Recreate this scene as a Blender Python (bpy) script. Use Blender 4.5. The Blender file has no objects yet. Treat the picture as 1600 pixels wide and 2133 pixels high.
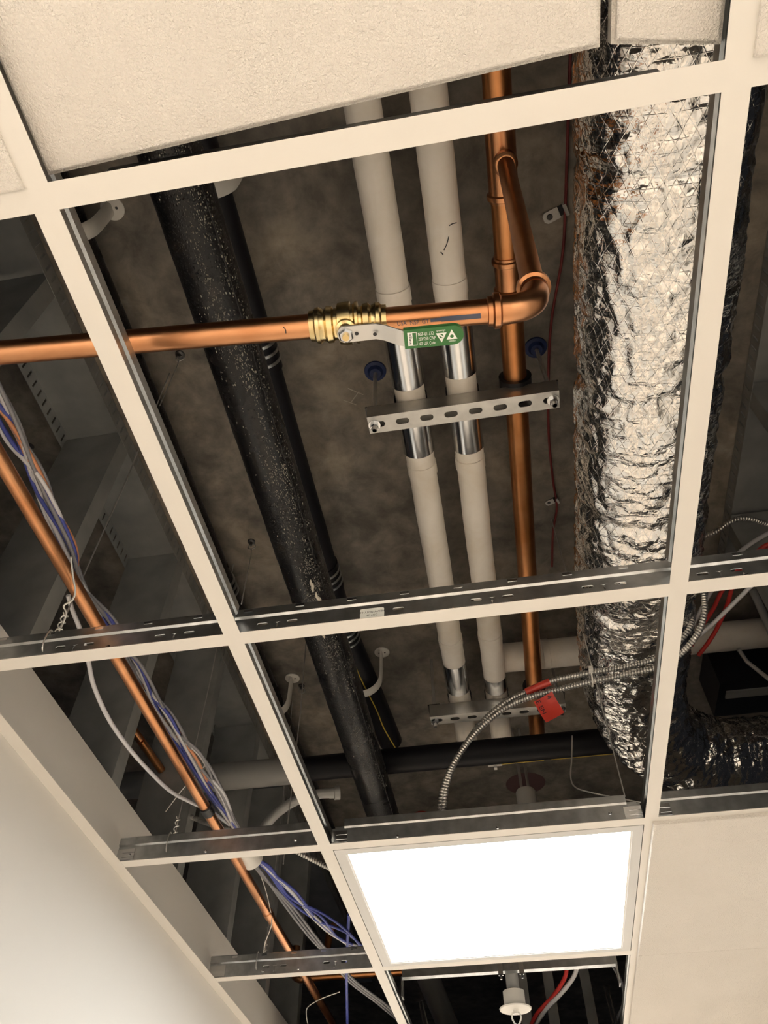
import bpy, math, random
from mathutils import Vector, Matrix, noise
from mathutils.geometry import tessellate_polygon

random.seed(7)
sc = bpy.context.scene
col = sc.collection
PI = math.pi
G = 2.44            # height of the ceiling grid above the floor; all "h" below are heights above the grid

# ------------------------------------------------------------------ camera
CAM = Vector((0.34086612, -0.16862266, G - 0.7119731))
RX = Vector((0.98672207, 0.16240906, -0.00168949))      # image right
RD = Vector((-0.12605655, 0.75921887, -0.63851112))     # image down
RF = Vector((-0.1024173, 0.63024599, 0.76961074))       # view direction
FPX = 1587.55
cam_d = bpy.data.cameras.new('camera')
cam = bpy.data.objects.new('camera', cam_d)
col.objects.link(cam)
cam.matrix_world = Matrix(((RX.x, -RD.x, -RF.x, CAM.x), (RX.y, -RD.y, -RF.y, CAM.y),
                           (RX.z, -RD.z, -RF.z, CAM.z), (0, 0, 0, 1)))
cam_d.sensor_fit = 'HORIZONTAL'
cam_d.sensor_width = 36.0
cam_d.lens = 36.0 * FPX / 1600.0
cam_d.clip_start = 0.01
sc.camera = cam

# ------------------------------------------------------------------ world, light levels, exposure
world = bpy.data.worlds.new('world')
sc.world = world
world.use_nodes = True
world.node_tree.nodes['Background'].inputs[0].default_value = (0.02, 0.02, 0.022, 1)
world.node_tree.nodes['Background'].inputs[1].default_value = 0.3
sc.view_settings.view_transform = 'Standard'
sc.view_settings.look = 'None'
sc.view_settings.gamma = 1.0
sc.view_settings.use_curve_mapping = False
sc.view_settings.exposure = 0.80
PANEL_L = 42.0              # radiance of the lit ceiling panels out of view
PANEL_L_NEAR = 8.5         # the panel in view is dimmed
PANEL_COL = (1.0, 0.945, 0.87)
sc.cycles.max_bounces = 10
sc.cycles.diffuse_bounces = 6
sc.cycles.glossy_bounces = 6
sc.cycles.sample_clamp_indirect = 8.0
sc.cycles.use_denoising = True


def at(u, v, h):
    """world point at height h above the grid that the photograph shows at pixel (u, v)"""
    d = RX * ((u - 800) / FPX) + RD * ((v - 1066.5) / FPX) + RF
    t = (G + h - CAM.z) / d.z
    p = CAM + d * t
    return Vector((p.x, p.y, h))


# ------------------------------------------------------------------ materials
def mat(name, base=(0.8, 0.8, 0.8), rough=0.5, metal=0.0, build=None, spec=0.5):
    m = bpy.data.materials.new(name)
    m.use_nodes = True
    nt = m.node_tree
    b = nt.nodes['Principled BSDF']
    b.inputs['Base Color'].default_value = (*base, 1)
    b.inputs['Roughness'].default_value = rough
    b.inputs['Metallic'].default_value = metal
    b.inputs['Specular IOR Level'].default_value = spec
    if build:
        build(nt, b)
    return m


def N(nt, t, **kw):
    n = nt.nodes.new(t)
    for k, v in kw.items():
        if k in n.inputs:
            n.inputs[k].default_value = v
        else:
            setattr(n, k, v)
    return n


def coords(nt, scale=(1, 1, 1), kind='Object'):
    tc = N(nt, 'ShaderNodeTexCoord')
    mp = N(nt, 'ShaderNodeMapping')
    mp.inputs['Scale'].default_value = scale
    nt.links.new(tc.outputs[kind], mp.inputs['Vector'])
    return mp.outputs['Vector']


def noise_tex(nt, vec, scale, detail=4.0, rough=0.55, dist=0.0):
    n = N(nt, 'ShaderNodeTexNoise')
    n.inputs['Scale'].default_value = scale
    n.inputs['Detail'].default_value = detail
    n.inputs['Roughness'].default_value = rough
    n.inputs['Distortion'].default_value = dist
    nt.links.new(vec, n.inputs['Vector'])
    return n.outputs['Fac']


def ramp(nt, fac, stops):
    r = N(nt, 'ShaderNodeValToRGB')
    els = r.color_ramp.elements
    while len(els) < len(stops):
        els.new(0.5)
    for e, (p, c) in zip(els, stops):
        e.position = p
        e.color = (*c, 1) if len(c) == 3 else c
    nt.links.new(fac, r.inputs['Fac'])
    return r.outputs['Color']


def bump(nt, b, height, strength, dist=0.01, prev=None):
    n = N(nt, 'ShaderNodeBump')
    n.inputs['Strength'].default_value = strength
    n.inputs['Distance'].default_value = dist
    nt.links.new(height, n.inputs['Height'])
    if prev is not None:
        nt.links.new(prev, n.inputs['Normal'])
    nt.links.new(n.outputs['Normal'], b.inputs['Normal'])
    return n.outputs['Normal']


def mth(nt, op, a, b_=None, c=None):
    n = N(nt, 'ShaderNodeMath')
    n.operation = op
    for i, x in enumerate((a, b_, c)):
        if x is None:
            continue
        if isinstance(x, (int, float)):
            n.inputs[i].default_value = x
        else:
            nt.links.new(x, n.inputs[i])
    return n.outputs[0]


M = {}


def b_tile(nt, b):
    v = coords(nt)
    f = noise_tex(nt, v, 420, 2, 0.6, 0.4)
    g = noise_tex(nt, v, 150, 3, 0.6)
    bump(nt, b, mth(nt, 'ADD', f, mth(nt, 'MULTIPLY', g, 0.6)), 0.9, 0.0030)
    c = ramp(nt, noise_tex(nt, v, 5, 3), [(0.35, (0.70, 0.66, 0.61)), (0.65, (0.73, 0.69, 0.64))])
    nt.links.new(c, b.inputs['Base Color'])


def b_paint(nt, b):
    v = coords(nt)
    bump(nt, b, noise_tex(nt, v, 160, 3), 0.10, 0.001)


def b_concrete(nt, b):
    v = coords(nt)
    n1 = noise_tex(nt, v, 3.2, 7, 0.62, 0.6)
    n2 = noise_tex(nt, v, 14, 6, 0.65, 0.3)
    c1 = ramp(nt, n1, [(0.30, (0.13, 0.120, 0.105)), (0.50, (0.255, 0.228, 0.195)), (0.62, (0.33, 0.285, 0.23)), (0.78, (0.45, 0.41, 0.36))])
    c2 = ramp(nt, n2, [(0.35, (0.55, 0.55, 0.55)), (0.60, (1, 1, 1)), (0.8, (1.25, 1.2, 1.1))])
    mx = N(nt, 'ShaderNodeMix', data_type='RGBA', blend_type='MULTIPLY')
    mx.inputs[0].default_value = 1.0
    nt.links.new(c1, mx.inputs[6])
    nt.links.new(c2, mx.inputs[7])
    nt.links.new(mx.outputs[2], b.inputs['Base Color'])
    bump(nt, b, n2, 0.35, 0.006)


def b_castiron(nt, b):
    v = coords(nt)
    n1 = noise_tex(nt, v, 20, 5, 0.7)
    vo = N(nt, 'ShaderNodeTexVoronoi', feature='F1')
    vo.inputs['Scale'].default_value = 260
    nt.links.new(v, vo.inputs['Vector'])
    big = noise_tex(nt, v, 6, 4, 0.6)
    c = ramp(nt, n1, [(0.30, (0.006, 0.006, 0.007)), (0.62, (0.013, 0.012, 0.012)), (0.74, (0.030, 0.022, 0.016)), (0.82, (0.07, 0.030, 0.014))])
    nt.links.new(c, b.inputs['Base Color'])
    nt.links.new(ramp(nt, big, [(0.4, (0.26, 0.26, 0.26)), (0.62, (0.36, 0.36, 0.36))]), b.inputs['Roughness'])
    b.inputs['Specular IOR Level'].default_value = 0.36
    amp = ramp(nt, big, [(0.42, (0.05, 0.05, 0.05)), (0.60, (1, 1, 1))])
    grains = ramp(nt, vo.outputs['Distance'], [(0.0, (1, 1, 1)), (0.45, (0, 0, 0))])
    bump(nt, b, mth(nt, 'MULTIPLY', amp, grains), 1.0, 0.0016)


def b_metal(scale, lo, hi, c_lo, c_hi, bmp=0.05):
    def f(nt, b):
        v = coords(nt)
        n = noise_tex(nt, v, scale, 3, 0.5)
        b.inputs['Roughness'].default_value = (lo + hi) / 2
        nt.links.new(ramp(nt, n, [(0.30, c_lo), (0.72, c_hi)]), b.inputs['Base Color'])
        if bmp > 1:
            bump(nt, b, noise_tex(nt, v, scale * 2.5, 2), bmp, 0.0003)
    return f


def b_jacket(nt, b):
    v = coords(nt)
    n = noise_tex(nt, v, 9, 5, 0.6, 0.4)
    c = ramp(nt, n, [(0.28, (0.74, 0.67, 0.57)), (0.55, (0.82, 0.77, 0.70)), (0.70, (0.86, 0.81, 0.75))])
    nt.links.new(c, b.inputs['Base Color'])
    w = coords(nt, (60, 14, 60))
    bump(nt, b, noise_tex(nt, w, 1.2, 4), 0.25, 0.003)


def b_foil(nt, b):
    uv = coords(nt, (1, 1, 1), 'UV')
    sep = N(nt, 'ShaderNodeSeparateXYZ')
    nt.links.new(uv, sep.inputs[0])
    u, v = sep.outputs[0], sep.outputs[1]
    # slight wander of the scrim threads
    wob = mth(nt, 'MULTIPLY', mth(nt, 'SUBTRACT', noise_tex(nt, uv, 9, 2), 0.5), 0.012)

    def lines(expr, period, width):
        fr = mth(nt, 'FRACT', mth(nt, 'DIVIDE', mth(nt, 'ADD', expr, wob), period))
        d = mth(nt, 'ABSOLUTE', mth(nt, 'SUBTRACT', fr, 0.5))
        return mth(nt, 'SMOOTH_MIN', mth(nt, 'DIVIDE', d, width), 1.0, 0.2)
    a = lines(v, 0.0155, 0.05)
    d1 = lines(mth(nt, 'ADD', mth(nt, 'MULTIPLY', u, 0.87), mth(nt, 'MULTIPLY', v, 0.5)), 0.0155, 0.05)
    d2 = lines(mth(nt, 'SUBTRACT', mth(nt, 'MULTIPLY', u, 0.87), mth(nt, 'MULTIPLY', v, 0.5)), 0.0155, 0.05)
    thr = mth(nt, 'MINIMUM', a, mth(nt, 'MINIMUM', d1, d2))
    w2 = coords(nt, (1, 1.7, 1), 'UV')
    cr1 = N(nt, 'ShaderNodeTexVoronoi', feature='F1')
    cr1.inputs['Scale'].default_value = 30
    wv = N(nt, 'ShaderNodeVectorMath', operation='ADD')
    nz = N(nt, 'ShaderNodeTexNoise')
    nz.inputs['Scale'].default_value = 22
    nz.inputs['Detail'].default_value = 3
    nt.links.new(w2, nz.inputs['Vector'])
    sv = N(nt, 'ShaderNodeVectorMath', operation='SCALE')
    sv.inputs['Scale'].default_value = 0.05
    nt.links.new(nz.outputs['Color'], sv.inputs[0])
    nt.links.new(w2, wv.inputs[0])
    nt.links.new(sv.outputs[0], wv.inputs[1])
    nt.links.new(wv.outputs[0], cr1.inputs['Vector'])
    nn = bump(nt, b, cr1.outputs['Distance'], 0.55, 0.007)
    w3 = coords(nt, (70, 26, 1), 'UV')
    nn = bump(nt, b, noise_tex(nt, w3, 1.0, 3, 0.55, 0.8), 0.35, 0.004, nn)
    bump(nt, b, thr, 0.34, 0.0010, nn)


def b_emit(level, colour):
    def f(nt, b):
        b.inputs['Emission Color'].default_value = (*colour, 1)
        b.inputs['Emission Strength'].default_value = level
    return f


def b_floor(nt, b):
    v = coords(nt, (5, 0.8, 1))
    c = ramp(nt, noise_tex(nt, v, 2.0, 5), [(0.3, (0.58, 0.51, 0.43)), (0.7, (0.67, 0.59, 0.50))])
    nt.links.new(c, b.inputs['Base Color'])


M['tee'] = mat('painted_tee_cap', (0.69, 0.66, 0.615), 0.42)
M['galv'] = mat('galvanised_steel', rough=0.3, metal=1.0, build=b_metal(45, 0.24, 0.42, (0.42, 0.44, 0.45), (0.62, 0.64, 0.65)))
M['stud'] = mat('stud_steel', rough=0.4, metal=0.4, build=b_metal(12, 0.36, 0.50, (0.34, 0.35, 0.345), (0.48, 0.49, 0.48)))
M['shield'] = mat('shield_steel', rough=0.16, metal=1.0, build=b_metal(20, 0.12, 0.24, (0.62, 0.63, 0.64), (0.76, 0.77, 0.78)))
M['strut'] = mat('strut_steel', rough=0.35, metal=0.95, build=b_metal(30, 0.28, 0.45, (0.46, 0.46, 0.45), (0.60, 0.60, 0.58)))
M['tile'] = mat('mineral_fibre', rough=0.9, build=b_tile)
M['paint'] = mat('wall_paint', (0.60, 0.575, 0.535), 0.6, build=b_paint)
M['concrete'] = mat('concrete_deck', rough=0.85, build=b_concrete)
M['iron'] = mat('cast_iron', rough=0.35, build=b_castiron)
M['blackfoam'] = mat('black_rubber_insulation', (0.007, 0.007, 0.010), 0.5, spec=0.3)
M['copper'] = mat('copper', rough=0.25, metal=1.0, build=b_metal(16, 0.20, 0.38, (0.52, 0.225, 0.10), (0.66, 0.33, 0.165), 0.02))
M['copper_old'] = mat('aged_copper', rough=0.35, metal=1.0, build=b_metal(14, 0.28, 0.45, (0.50, 0.20, 0.07), (0.66, 0.31, 0.13), 0.02))
M['brass'] = mat('brass', rough=0.2, metal=1.0, build=b_metal(20, 0.14, 0.30, (0.70, 0.52, 0.24), (0.82, 0.66, 0.36), 0.03))
M['jacket'] = mat('insulation_jacket', rough=0.7, build=b_jacket)
M['foil'] = mat('foil_scrim', (0.83, 0.81, 0.785), 0.15, 1.0, build=b_foil)
M['emit'] = mat('lit_diffuser', (0.9, 0.9, 0.9), 0.5, build=b_emit(PANEL_L, PANEL_COL))
M['emit_near'] = mat('dimmed_diffuser', (0.9, 0.9, 0.9), 0.5, build=b_emit(PANEL_L_NEAR, (0.90, 0.97, 1.0)))
M['frame'] = mat('fixture_frame', (0.55, 0.55, 0.545), 0.4)
M['floor'] = mat('floor_boards', rough=0.45, build=b_floor)
M['white'] = mat('white_plastic', (0.70, 0.68, 0.64), 0.45)
M['greypipe'] = mat('grey_conduit', (0.40, 0.40, 0.39), 0.4, 0.2)
M['wire'] = mat('steel_wire', (0.62, 0.61, 0.59), 0.36, 0.75)
M['darksteel'] = mat('dark_steel', (0.10, 0.10, 0.10), 0.4, 0.8)
M['blue'] = mat('blue_sheath', (0.055, 0.075, 0.33), 0.45)
M['cwhite'] = mat('white_sheath', (0.55, 0.55, 0.58), 0.45)
M['cgrey'] = mat('grey_sheath', (0.20, 0.20, 0.22), 0.45)
M['peach'] = mat('orange_sheath', (0.55, 0.24, 0.12), 0.45)
M['red'] = mat('red_sheath', (0.50, 0.035, 0.030), 0.45)
M['darkred'] = mat('dark_red_sheath', (0.17, 0.018, 0.018), 0.5)
M['redtape'] = mat('red_tape', (0.52, 0.045, 0.030), 0.35)
M['ink'] = mat('black_ink', (0.015, 0.015, 0.02), 0.5)
M['bluink'] = mat('stamp_ink', (0.07, 0.08, 0.12), 0.5)
M['green'] = mat('green_vinyl', (0.030, 0.145, 0.035), 0.35)
M['print'] = mat('white_print', (0.78, 0.80, 0.76), 0.5)
M['yellow'] = mat('yellow_stripe', (0.65, 0.46, 0.06), 0.5)
M['anchor'] = mat('blue_anchor', (0.012, 0.028, 0.11), 0.5)
M['tar'] = mat('tar', (0.20, 0.19, 0.17), 0.14, 0.9)
M['black'] = mat('black_metal', (0.010, 0.010, 0.012), 0.4)
M['chalk'] = mat('chalk', (0.50, 0.46, 0.39), 0.9)
M['redpaint'] = mat('red_paint', (0.11, 0.06, 0.06), 0.8)
M['redplastic'] = mat('red_plastic', (0.35, 0.04, 0.03), 0.5)
M['armour'] = mat('armoured_cable', rough=0.32, metal=0.9, build=b_metal(40, 0.26, 0.42, (0.44, 0.43, 0.41), (0.58, 0.57, 0.55)))

# ------------------------------------------------------------------ object helpers
ORG = {}


def tag(o, label=None, cat=None, group=None, kind=None):
    if label:
        o['label'] = label
    if cat:
        o['category'] = cat
    if group:
        o['group'] = group
    if kind:
        o['kind'] = kind
    return o


def thing(name, label, cat, loc, group=None):
    o = bpy.data.objects.new(name, None)
    col.objects.link(o)
    o.empty_display_size = 0.05
    loc = Vector(loc)
    o.location = loc + Vector((0, 0, G))
    ORG[o.name] = loc
    return tag(o, label, cat, group)


class MB:
    """collects geometry in grid coordinates (x, y, h); build() links it as ONE mesh object"""

    def __init__(self):
        self.v, self.f, self.uv, self.flat = [], [], None, False

    def add(self, vs, fs):
        n = len(self.v)
        self.v += [Vector(p) for p in vs]
        self.f += [tuple(i + n for i in f) for f in fs]
        return self

    def box(self, a, b):
        x0, y0, z0 = a
        x1, y1, z1 = b
        return self.add([(x0, y0, z0), (x1, y0, z0), (x1, y1, z0), (x0, y1, z0), (x0, y0, z1), (x1, y0, z1), (x1, y1, z1), (x0, y1, z1)],
                        [(3, 2, 1, 0), (4, 5, 6, 7), (0, 1, 5, 4), (1, 2, 6, 5), (2, 3, 7, 6), (3, 0, 4, 7)])

    def prism(self, pts, mapf, t):
        """2D outline pts extruded by t; mapf(x, y, w) gives the 3D point"""
        n = len(pts)
        vs = [mapf(x, y, 0) for x, y in pts] + [mapf(x, y, t) for x, y in pts]
        fs = [tuple(reversed(range(n))), tuple(range(n, 2 * n))] + [(i, (i + 1) % n, (i + 1) % n + n, i + n) for i in range(n)]
        return self.add(vs, fs)

    def plate(self, outer, holes, mapf, t):
        """plate with holes; outline and holes are 2D loops"""
        loops = [outer] + holes
        tri = tessellate_polygon([[Vector((x, y, 0)) for x, y in l] for l in loops])
        flat = [p for l in loops for p in l]
        n = len(flat)
        vs = [mapf(x, y, 0) for x, y in flat] + [mapf(x, y, t) for x, y in flat]
        fs = [tuple(q) for q in tri] + [tuple(i + n for i in reversed(q)) for q in tri]
        k = 0
        for l in loops:
            m = len(l)
            fs += [(k + i, k + (i + 1) % m, k + (i + 1) % m + n, k + i + n) for i in range(m)]
            k += m
        return self.add(vs, fs)

    def tube(self, path, r, seg=16, cap=True, rad=None):
        P = [Vector(p) for p in path]
        n = len(P)
        T = []
        for i in range(n):
            t = (P[min(i + 1, n - 1)] - P[max(i - 1, 0)])
            T.append(t.normalized() if t.length > 1e-9 else Vector((0, 0, 1)))
        up = Vector((0, 0, 1)) if abs(T[0].z) < 0.9 else Vector((1, 0, 0))
        s = T[0].cross(up).normalized()
        vs, fs = [], []
        for i in range(n):
            s = (s - T[i] * s.dot(T[i])).normalized()
            b = T[i].cross(s)
            rr = rad[i] if rad else r
            for k in range(seg):
                a = 2 * PI * k / seg
                vs.append(P[i] + (s * math.cos(a) + b * math.sin(a)) * rr)
        for i in range(n - 1):
            for k in range(seg):
                k2 = (k + 1) % seg
                fs.append((i * seg + k, i * seg + k2, (i + 1) * seg + k2, (i + 1) * seg + k))
        if cap:
            fs.append(tuple(range(seg))[::-1])
            fs.append(tuple(range((n - 1) * seg, n * seg)))
        return self.add(vs, fs)

    def lathe(self, base, axis, prof, seg=28):
        """prof: list of (distance along axis, radius)"""
        a = Vector(axis).normalized()
        b = Vector(base)
        return self.tube2([b + a * d for d, r in prof], a, [r for d, r in prof], seg)

    def tube2(self, P, a, R, seg):
        up = Vector((0, 0, 1)) if abs(a.z) < 0.9 else Vector((1, 0, 0))
        s = a.cross(up).normalized()
        t = a.cross(s)
        vs, fs = [], []
        for p, r in zip(P, R):
            for k in range(seg):
                q = 2 * PI * k / seg
                vs.append(p + (s * math.cos(q) + t * math.sin(q)) * r)
        n = len(P)
        for i in range(n - 1):
            for k in range(seg):
                k2 = (k + 1) % seg
                fs.append((i * seg + k, i * seg + k2, (i + 1) * seg + k2, (i + 1) * seg + k))
        fs.append(tuple(range(seg))[::-1])
        fs.append(tuple(range((n - 1) * seg, n * seg)))
        return self.add(vs, fs)

    def build(self, name, material, parent=None, smooth=True, label=None, cat=None, group=None, kind=None, angle=38):
        if parent is not None:
            org = ORG[parent.name]
        else:
            xs = [p.x for p in self.v]
            ys = [p.y for p in self.v]
            zs = [p.z for p in self.v]
            org = Vector(((min(xs) + max(xs)) / 2, (min(ys) + max(ys)) / 2, min(zs)))
        me = bpy.data.meshes.new(name)
        me.from_pydata([tuple(p - org) for p in self.v], [], self.f)
        if self.uv:
            l = me.uv_layers.new(name='UVMap')
            for lp in me.loops:
                l.data[lp.index].uv = self.uv[lp.vertex_index]
        me.materials.append(M[material] if isinstance(material, str) else material)
        me.validate()
        if smooth:
            me.shade_smooth()
            me.set_sharp_from_angle(angle=math.radians(angle))
        o = bpy.data.objects.new(name, me)
        col.objects.link(o)
        if parent is not None:
            o.parent = parent
            ORG[o.name] = org
        else:
            o.location = org + Vector((0, 0, G))
            ORG[o.name] = org
        return tag(o, label, cat, group, kind)


def dup(root, delta, label=None, group=None):
    """copy of a thing with its parts and sub-parts, moved by delta"""
    delta = Vector(delta)

    def cp(o, parent):
        c = o.copy()
        col.objects.link(c)
        c.parent = parent
        ORG[c.name] = ORG[o.name] + delta
        for ch in [k for k in col.objects if k.parent == o]:
            cp(ch, c)
        return c
    r = cp(root, None)
    r.location = root.location + delta
    if label:
        r['label'] = label
    if group:
        r['group'] = group
    return r


def spline(pts, n=8):
    """Catmull-Rom through pts"""
    P = [Vector(p) for p in pts]
    P = [P[0] * 2 - P[1]] + P + [P[-1] * 2 - P[-2]]
    out = []
    for i in range(1, len(P) - 2):
        p0, p1, p2, p3 = P[i - 1:i + 3]
        for k in range(n):
            t = k / n
            out.append(0.5 * ((2 * p1) + (p2 - p0) * t + (2 * p0 - 5 * p1 + 4 * p2 - p3) * t * t + (3 * p1 - p0 - 3 * p2 + p3) * t ** 3))
    out.append(P[-2])
    return out


def obround(cx, cy, l, w, n=6):
    r = w / 2
    d = l / 2 - r
    p = []
    for k in range(n + 1):
        a = -PI / 2 + PI * k / n
        p.append((cx + d + r * math.cos(a), cy + r * math.sin(a)))
    for k in range(n + 1):
        a = PI / 2 + PI * k / n
        p.append((cx - d + r * math.cos(a), cy + r * math.sin(a)))
    return p


def text_mesh(txt, size, mapf, thick=0.0004, align='LEFT', fit=None):
    """flat lettering; mapf(x, y, w) gives 3D"""
    cu = bpy.data.curves.new('lettering', 'FONT')
    cu.body = txt
    cu.size = size
    cu.align_x = align
    cu.resolution_u = 3
    ob = bpy.data.objects.new('lettering', cu)
    col.objects.link(ob)
    dg = bpy.context.evaluated_depsgraph_get()
    me = bpy.data.meshes.new_from_object(ob.evaluated_get(dg))
    m = MB()
    k_ = fit / max(1e-6, max(v.co.x for v in me.vertices) - min(v.co.x for v in me.vertices)) if fit else 1.0
    m.add([mapf(v.co.x * k_, v.co.y, thick) for v in me.vertices], [tuple(p.vertices) for p in me.polygons])
    bpy.data.objects.remove(ob)
    bpy.data.curves.remove(cu)
    bpy.data.meshes.remove(me)
    return m


# ================================================================== THE SETTING
WX = -0.432          # face of the left wall
RXW = 1.045          # face of the right wall
W = 0.6096           # grid module
DECK = 0.86
Y0, Y1 = -3.9, 4.6
MB().box((WX - 0.3, Y0, -G - 0.05), (RXW + 0.3, Y1, -G)).build('floor', 'floor', kind='structure', smooth=False, label='light wood floor of the corridor')
MB().box((WX - 0.016, Y0, -G), (WX, Y1, 0.134)).build('wall_left', 'paint', kind='structure', smooth=False, label='cream painted wall ending just above the ceiling grid')
MB().box((RXW, Y0, -G), (RXW + 0.016, Y1, 0.134)).build('wall_right', 'paint', kind='structure', smooth=False, label='cream painted wall opposite')
MB().box((WX, Y0 - 0.02, -G), (RXW, Y0, 0.134)).build('wall_back', 'paint', kind='structure', smooth=False, label='cream end wall behind the viewer')
MB().box((WX, Y1, -G), (RXW, Y1 + 0.02, 0.134)).build('wall_front', 'paint', kind='structure', smooth=False, label='cream end wall far ahead')
MB().box((-4.5, -4, DECK), (4.0, 8.5, DECK + 0.15)).build('ceiling', 'concrete', kind='structure', smooth=False, label='stained bare concrete deck above the ceiling grid')
cf = MB()
for y_a, y_b, lit in ((Y0, -0.655, (-2 * W - 0.045, -6 * W - 0.02)), (2.46, Y1, (6 * W - 0.12,))):
    cf.plate([(WX, y_a), (RXW, y_a), (RXW, y_b), (WX, y_b)], [[(0.012, k + 0.012), (W - 0.012, k + 0.012), (W - 0.012, k + W - 0.012), (0.012, k + W - 0.012)] for k in lit],
             lambda x, y, w_: Vector((x, y, 0.004 + w_)), 0.014)
cf.build('ceiling_field', 'tile', kind='structure', smooth=False, label='tiled ceiling continuing out of view')
wa = MB()
wa.box((WX, -0.7, 0), (WX + 0.024, 3.0, 0.0012)).box((WX, -0.7, 0.0012), (WX + 0.0012, 3.0, 0.022))
wa.build('trim_1', 'tee', kind='structure', smooth=False, label='cream wall angle along the left wall')
wa = MB()
wa.box((RXW - 0.024, -0.7, 0), (RXW, 3.0, 0.0012)).box((RXW - 0.0012, -0.7, 0.0012), (RXW, 3.0, 0.022))
wa.build('trim_2', 'tee', kind='structure', smooth=False, label='cream wall angle along the right wall')

# ------------------------------------------------------------------ ceiling grid
GRID = 'exposed ceiling grid tees'
HB = 0.036           # web height, below the bulb
HT = 0.054           # top of the bulb


def rail(along, c, a, b, name, label, slots=(), rivets=(), clip=(), bulb_in=0.0, sock=True):
    """one tee; along 'x' or 'y', centred at c on the other axis, from a to b"""
    def mp(s, o, h):
        return Vector((s, c + o, h)) if along == 'x' else Vector((c + o, s, h))

    def bx(s0, s1, o0, o1, h0, h1):
        p, q = mp(s0, o0, h0), mp(s1, o1, h1)
        return (min(p.x, q.x), min(p.y, q.y), h0), (max(p.x, q.x), max(p.y, q.y), h1)
    t = thing(name, label, 'ceiling tee', mp((a + b) / 2, 0, 0), GRID)
    MB().box(*bx(max(a, WX + 0.0245), min(b, RXW - 0.0245) if along == 'x' else b, -0.012, 0.012, 0.0, 0.0009)).build('cap', 'tee', t, smooth=False)
    web = MB()
    holes = [obround(s, h, l, w_) for s, h, l, w_ in slots]
    web.plate([(a, 0.0009), (b, 0.0009), (b, HB), (a, HB)], holes, lambda x, y, w_: mp(x, w_ - 0.0008, y), 0.0016)
    web.build('web', 'galv', t, smooth=False)
    # rounded bulb
    r = 0.0036
    prof = [(-0.0008, HB - 0.001), (-r, HB + 0.002), (-r, HT - 0.002), (-r * 0.5, HT), (r * 0.5, HT), (r, HT - 0.002), (r, HB + 0.002), (0.0008, HB - 0.001)]
    m = MB()
    a2, b2 = a + bulb_in, b - bulb_in
    m.prism(prof, lambda x, y, w_: mp(a2 + w_, x, y), b2 - a2)
    m.build('bulb', 'galv', t, angle=20)
    for s, h in rivets:
        q = MB()
        sgn = -1 if along == 'x' else (1 if c < CAM.x else -1)
        q.lathe(mp(s, sgn * 0.0008, h), mp(0, sgn, 0) - mp(0, 0, 0), [(0, 0.0035), (0.0012, 0.0032), (0.002, 0.0015)], 10)
        q.build('rivet', 'shield', t)
    for s0, s1 in clip:
        q = MB()
        sgn = -1 if along == 'x' else (1 if c < CAM.x else -1)
        q.box(*bx(s0, s1, sgn * 0.0008, sgn * 0.0020, 0.008, 0.030))
        q.box(*bx(s0 + (s1 - s0) * 0.3, s1, sgn * 0.0020, sgn * 0.0032, 0.013, 0.0155))
        q.box(*bx(s0 + (s1 - s0) * 0.3, s1, sgn * 0.0020, sgn * 0.0032, 0.022, 0.0245))
        q.build('end_clip', 'shield', t, smooth=False)
    return t


def main_slots(x0, x1, first):
    out = []
    s = first
    while s < x1 - 0.02:
        if s > x0 + 0.02:
            out += [(s - 0.022, 0.022, 0.016, 0.005), (s + 0.022, 0.022, 0.016, 0.005), (s, 0.017, 0.003, 0.013)]
        s += 0.1524
    return out


tee_B = rail('x', W, WX + 0.004, RXW - 0.004, 'main_tee', 'slotted main tee crossing below the long foil duct, with small white sticker',
             main_slots(WX, RXW, -0.336 + 0.1524 * 0.6), [(-0.19, 0.012), (0.055, 0.010), (0.31, 0.010), (0.70, 0.012)])
tee_D = rail('x', 3 * W, WX + 0.004, RXW - 0.004, 'main_tee', 'slotted main tee at the far edge of the lit panel',
             main_slots(WX, RXW, -0.26), [(-0.29, 0.012), (-0.20, 0.012)])
q = MB()
q.box((WX + 0.005, 3 * W - 0.0022, 0.006), (WX + 0.045, 3 * W - 0.0008, 0.031))
q.build('end_plate', 'wire', tee_D, smooth=False)
# punched tabs standing on top of the main tees
for T, yy in ((tee_B, W), (tee_D, 3 * W)):
    x = WX + 0.06
    while x < RXW - 0.05:
        MB().box((x, yy - 0.0042, HT - 0.008), (x + 0.013, yy - 0.0036, HT - 0.0035)).build('crimp', 'shield', T, smooth=False)
        x += 0.0762
# sticker on the main tee, lettering upside down as seen from the room
sx = at(775, 1275, 0.02).x
ym = W - 0.0010
st = MB()
st.plate([(sx - 0.017 + a_, 0.006 + b_) for a_, b_ in ((0.002, 0), (0.032, 0), (0.034, 0.002), (0.034, 0.020), (0.032, 0.022), (0.002, 0.022), (0, 0.020), (0, 0.002))], [],
         lambda x, y, w_: Vector((x, ym - w_, y)), 0.0003)
sticker = st.build('sticker', 'print', tee_B, smooth=False, label='small white paper sticker')
for i, s in enumerate(('USG STOCKTON', 'DXT 26', 'HEAVY DUTY 4.0')):
    tm = text_mesh(s, 0.0047, lambda x, y, w_, i=i: Vector((sx - x, ym - 0.0004 - w_, 0.0100 + 0.0062 * i - y)), align='CENTER')
    tm.build('lettering', 'ink', sticker, smooth=False)

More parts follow.
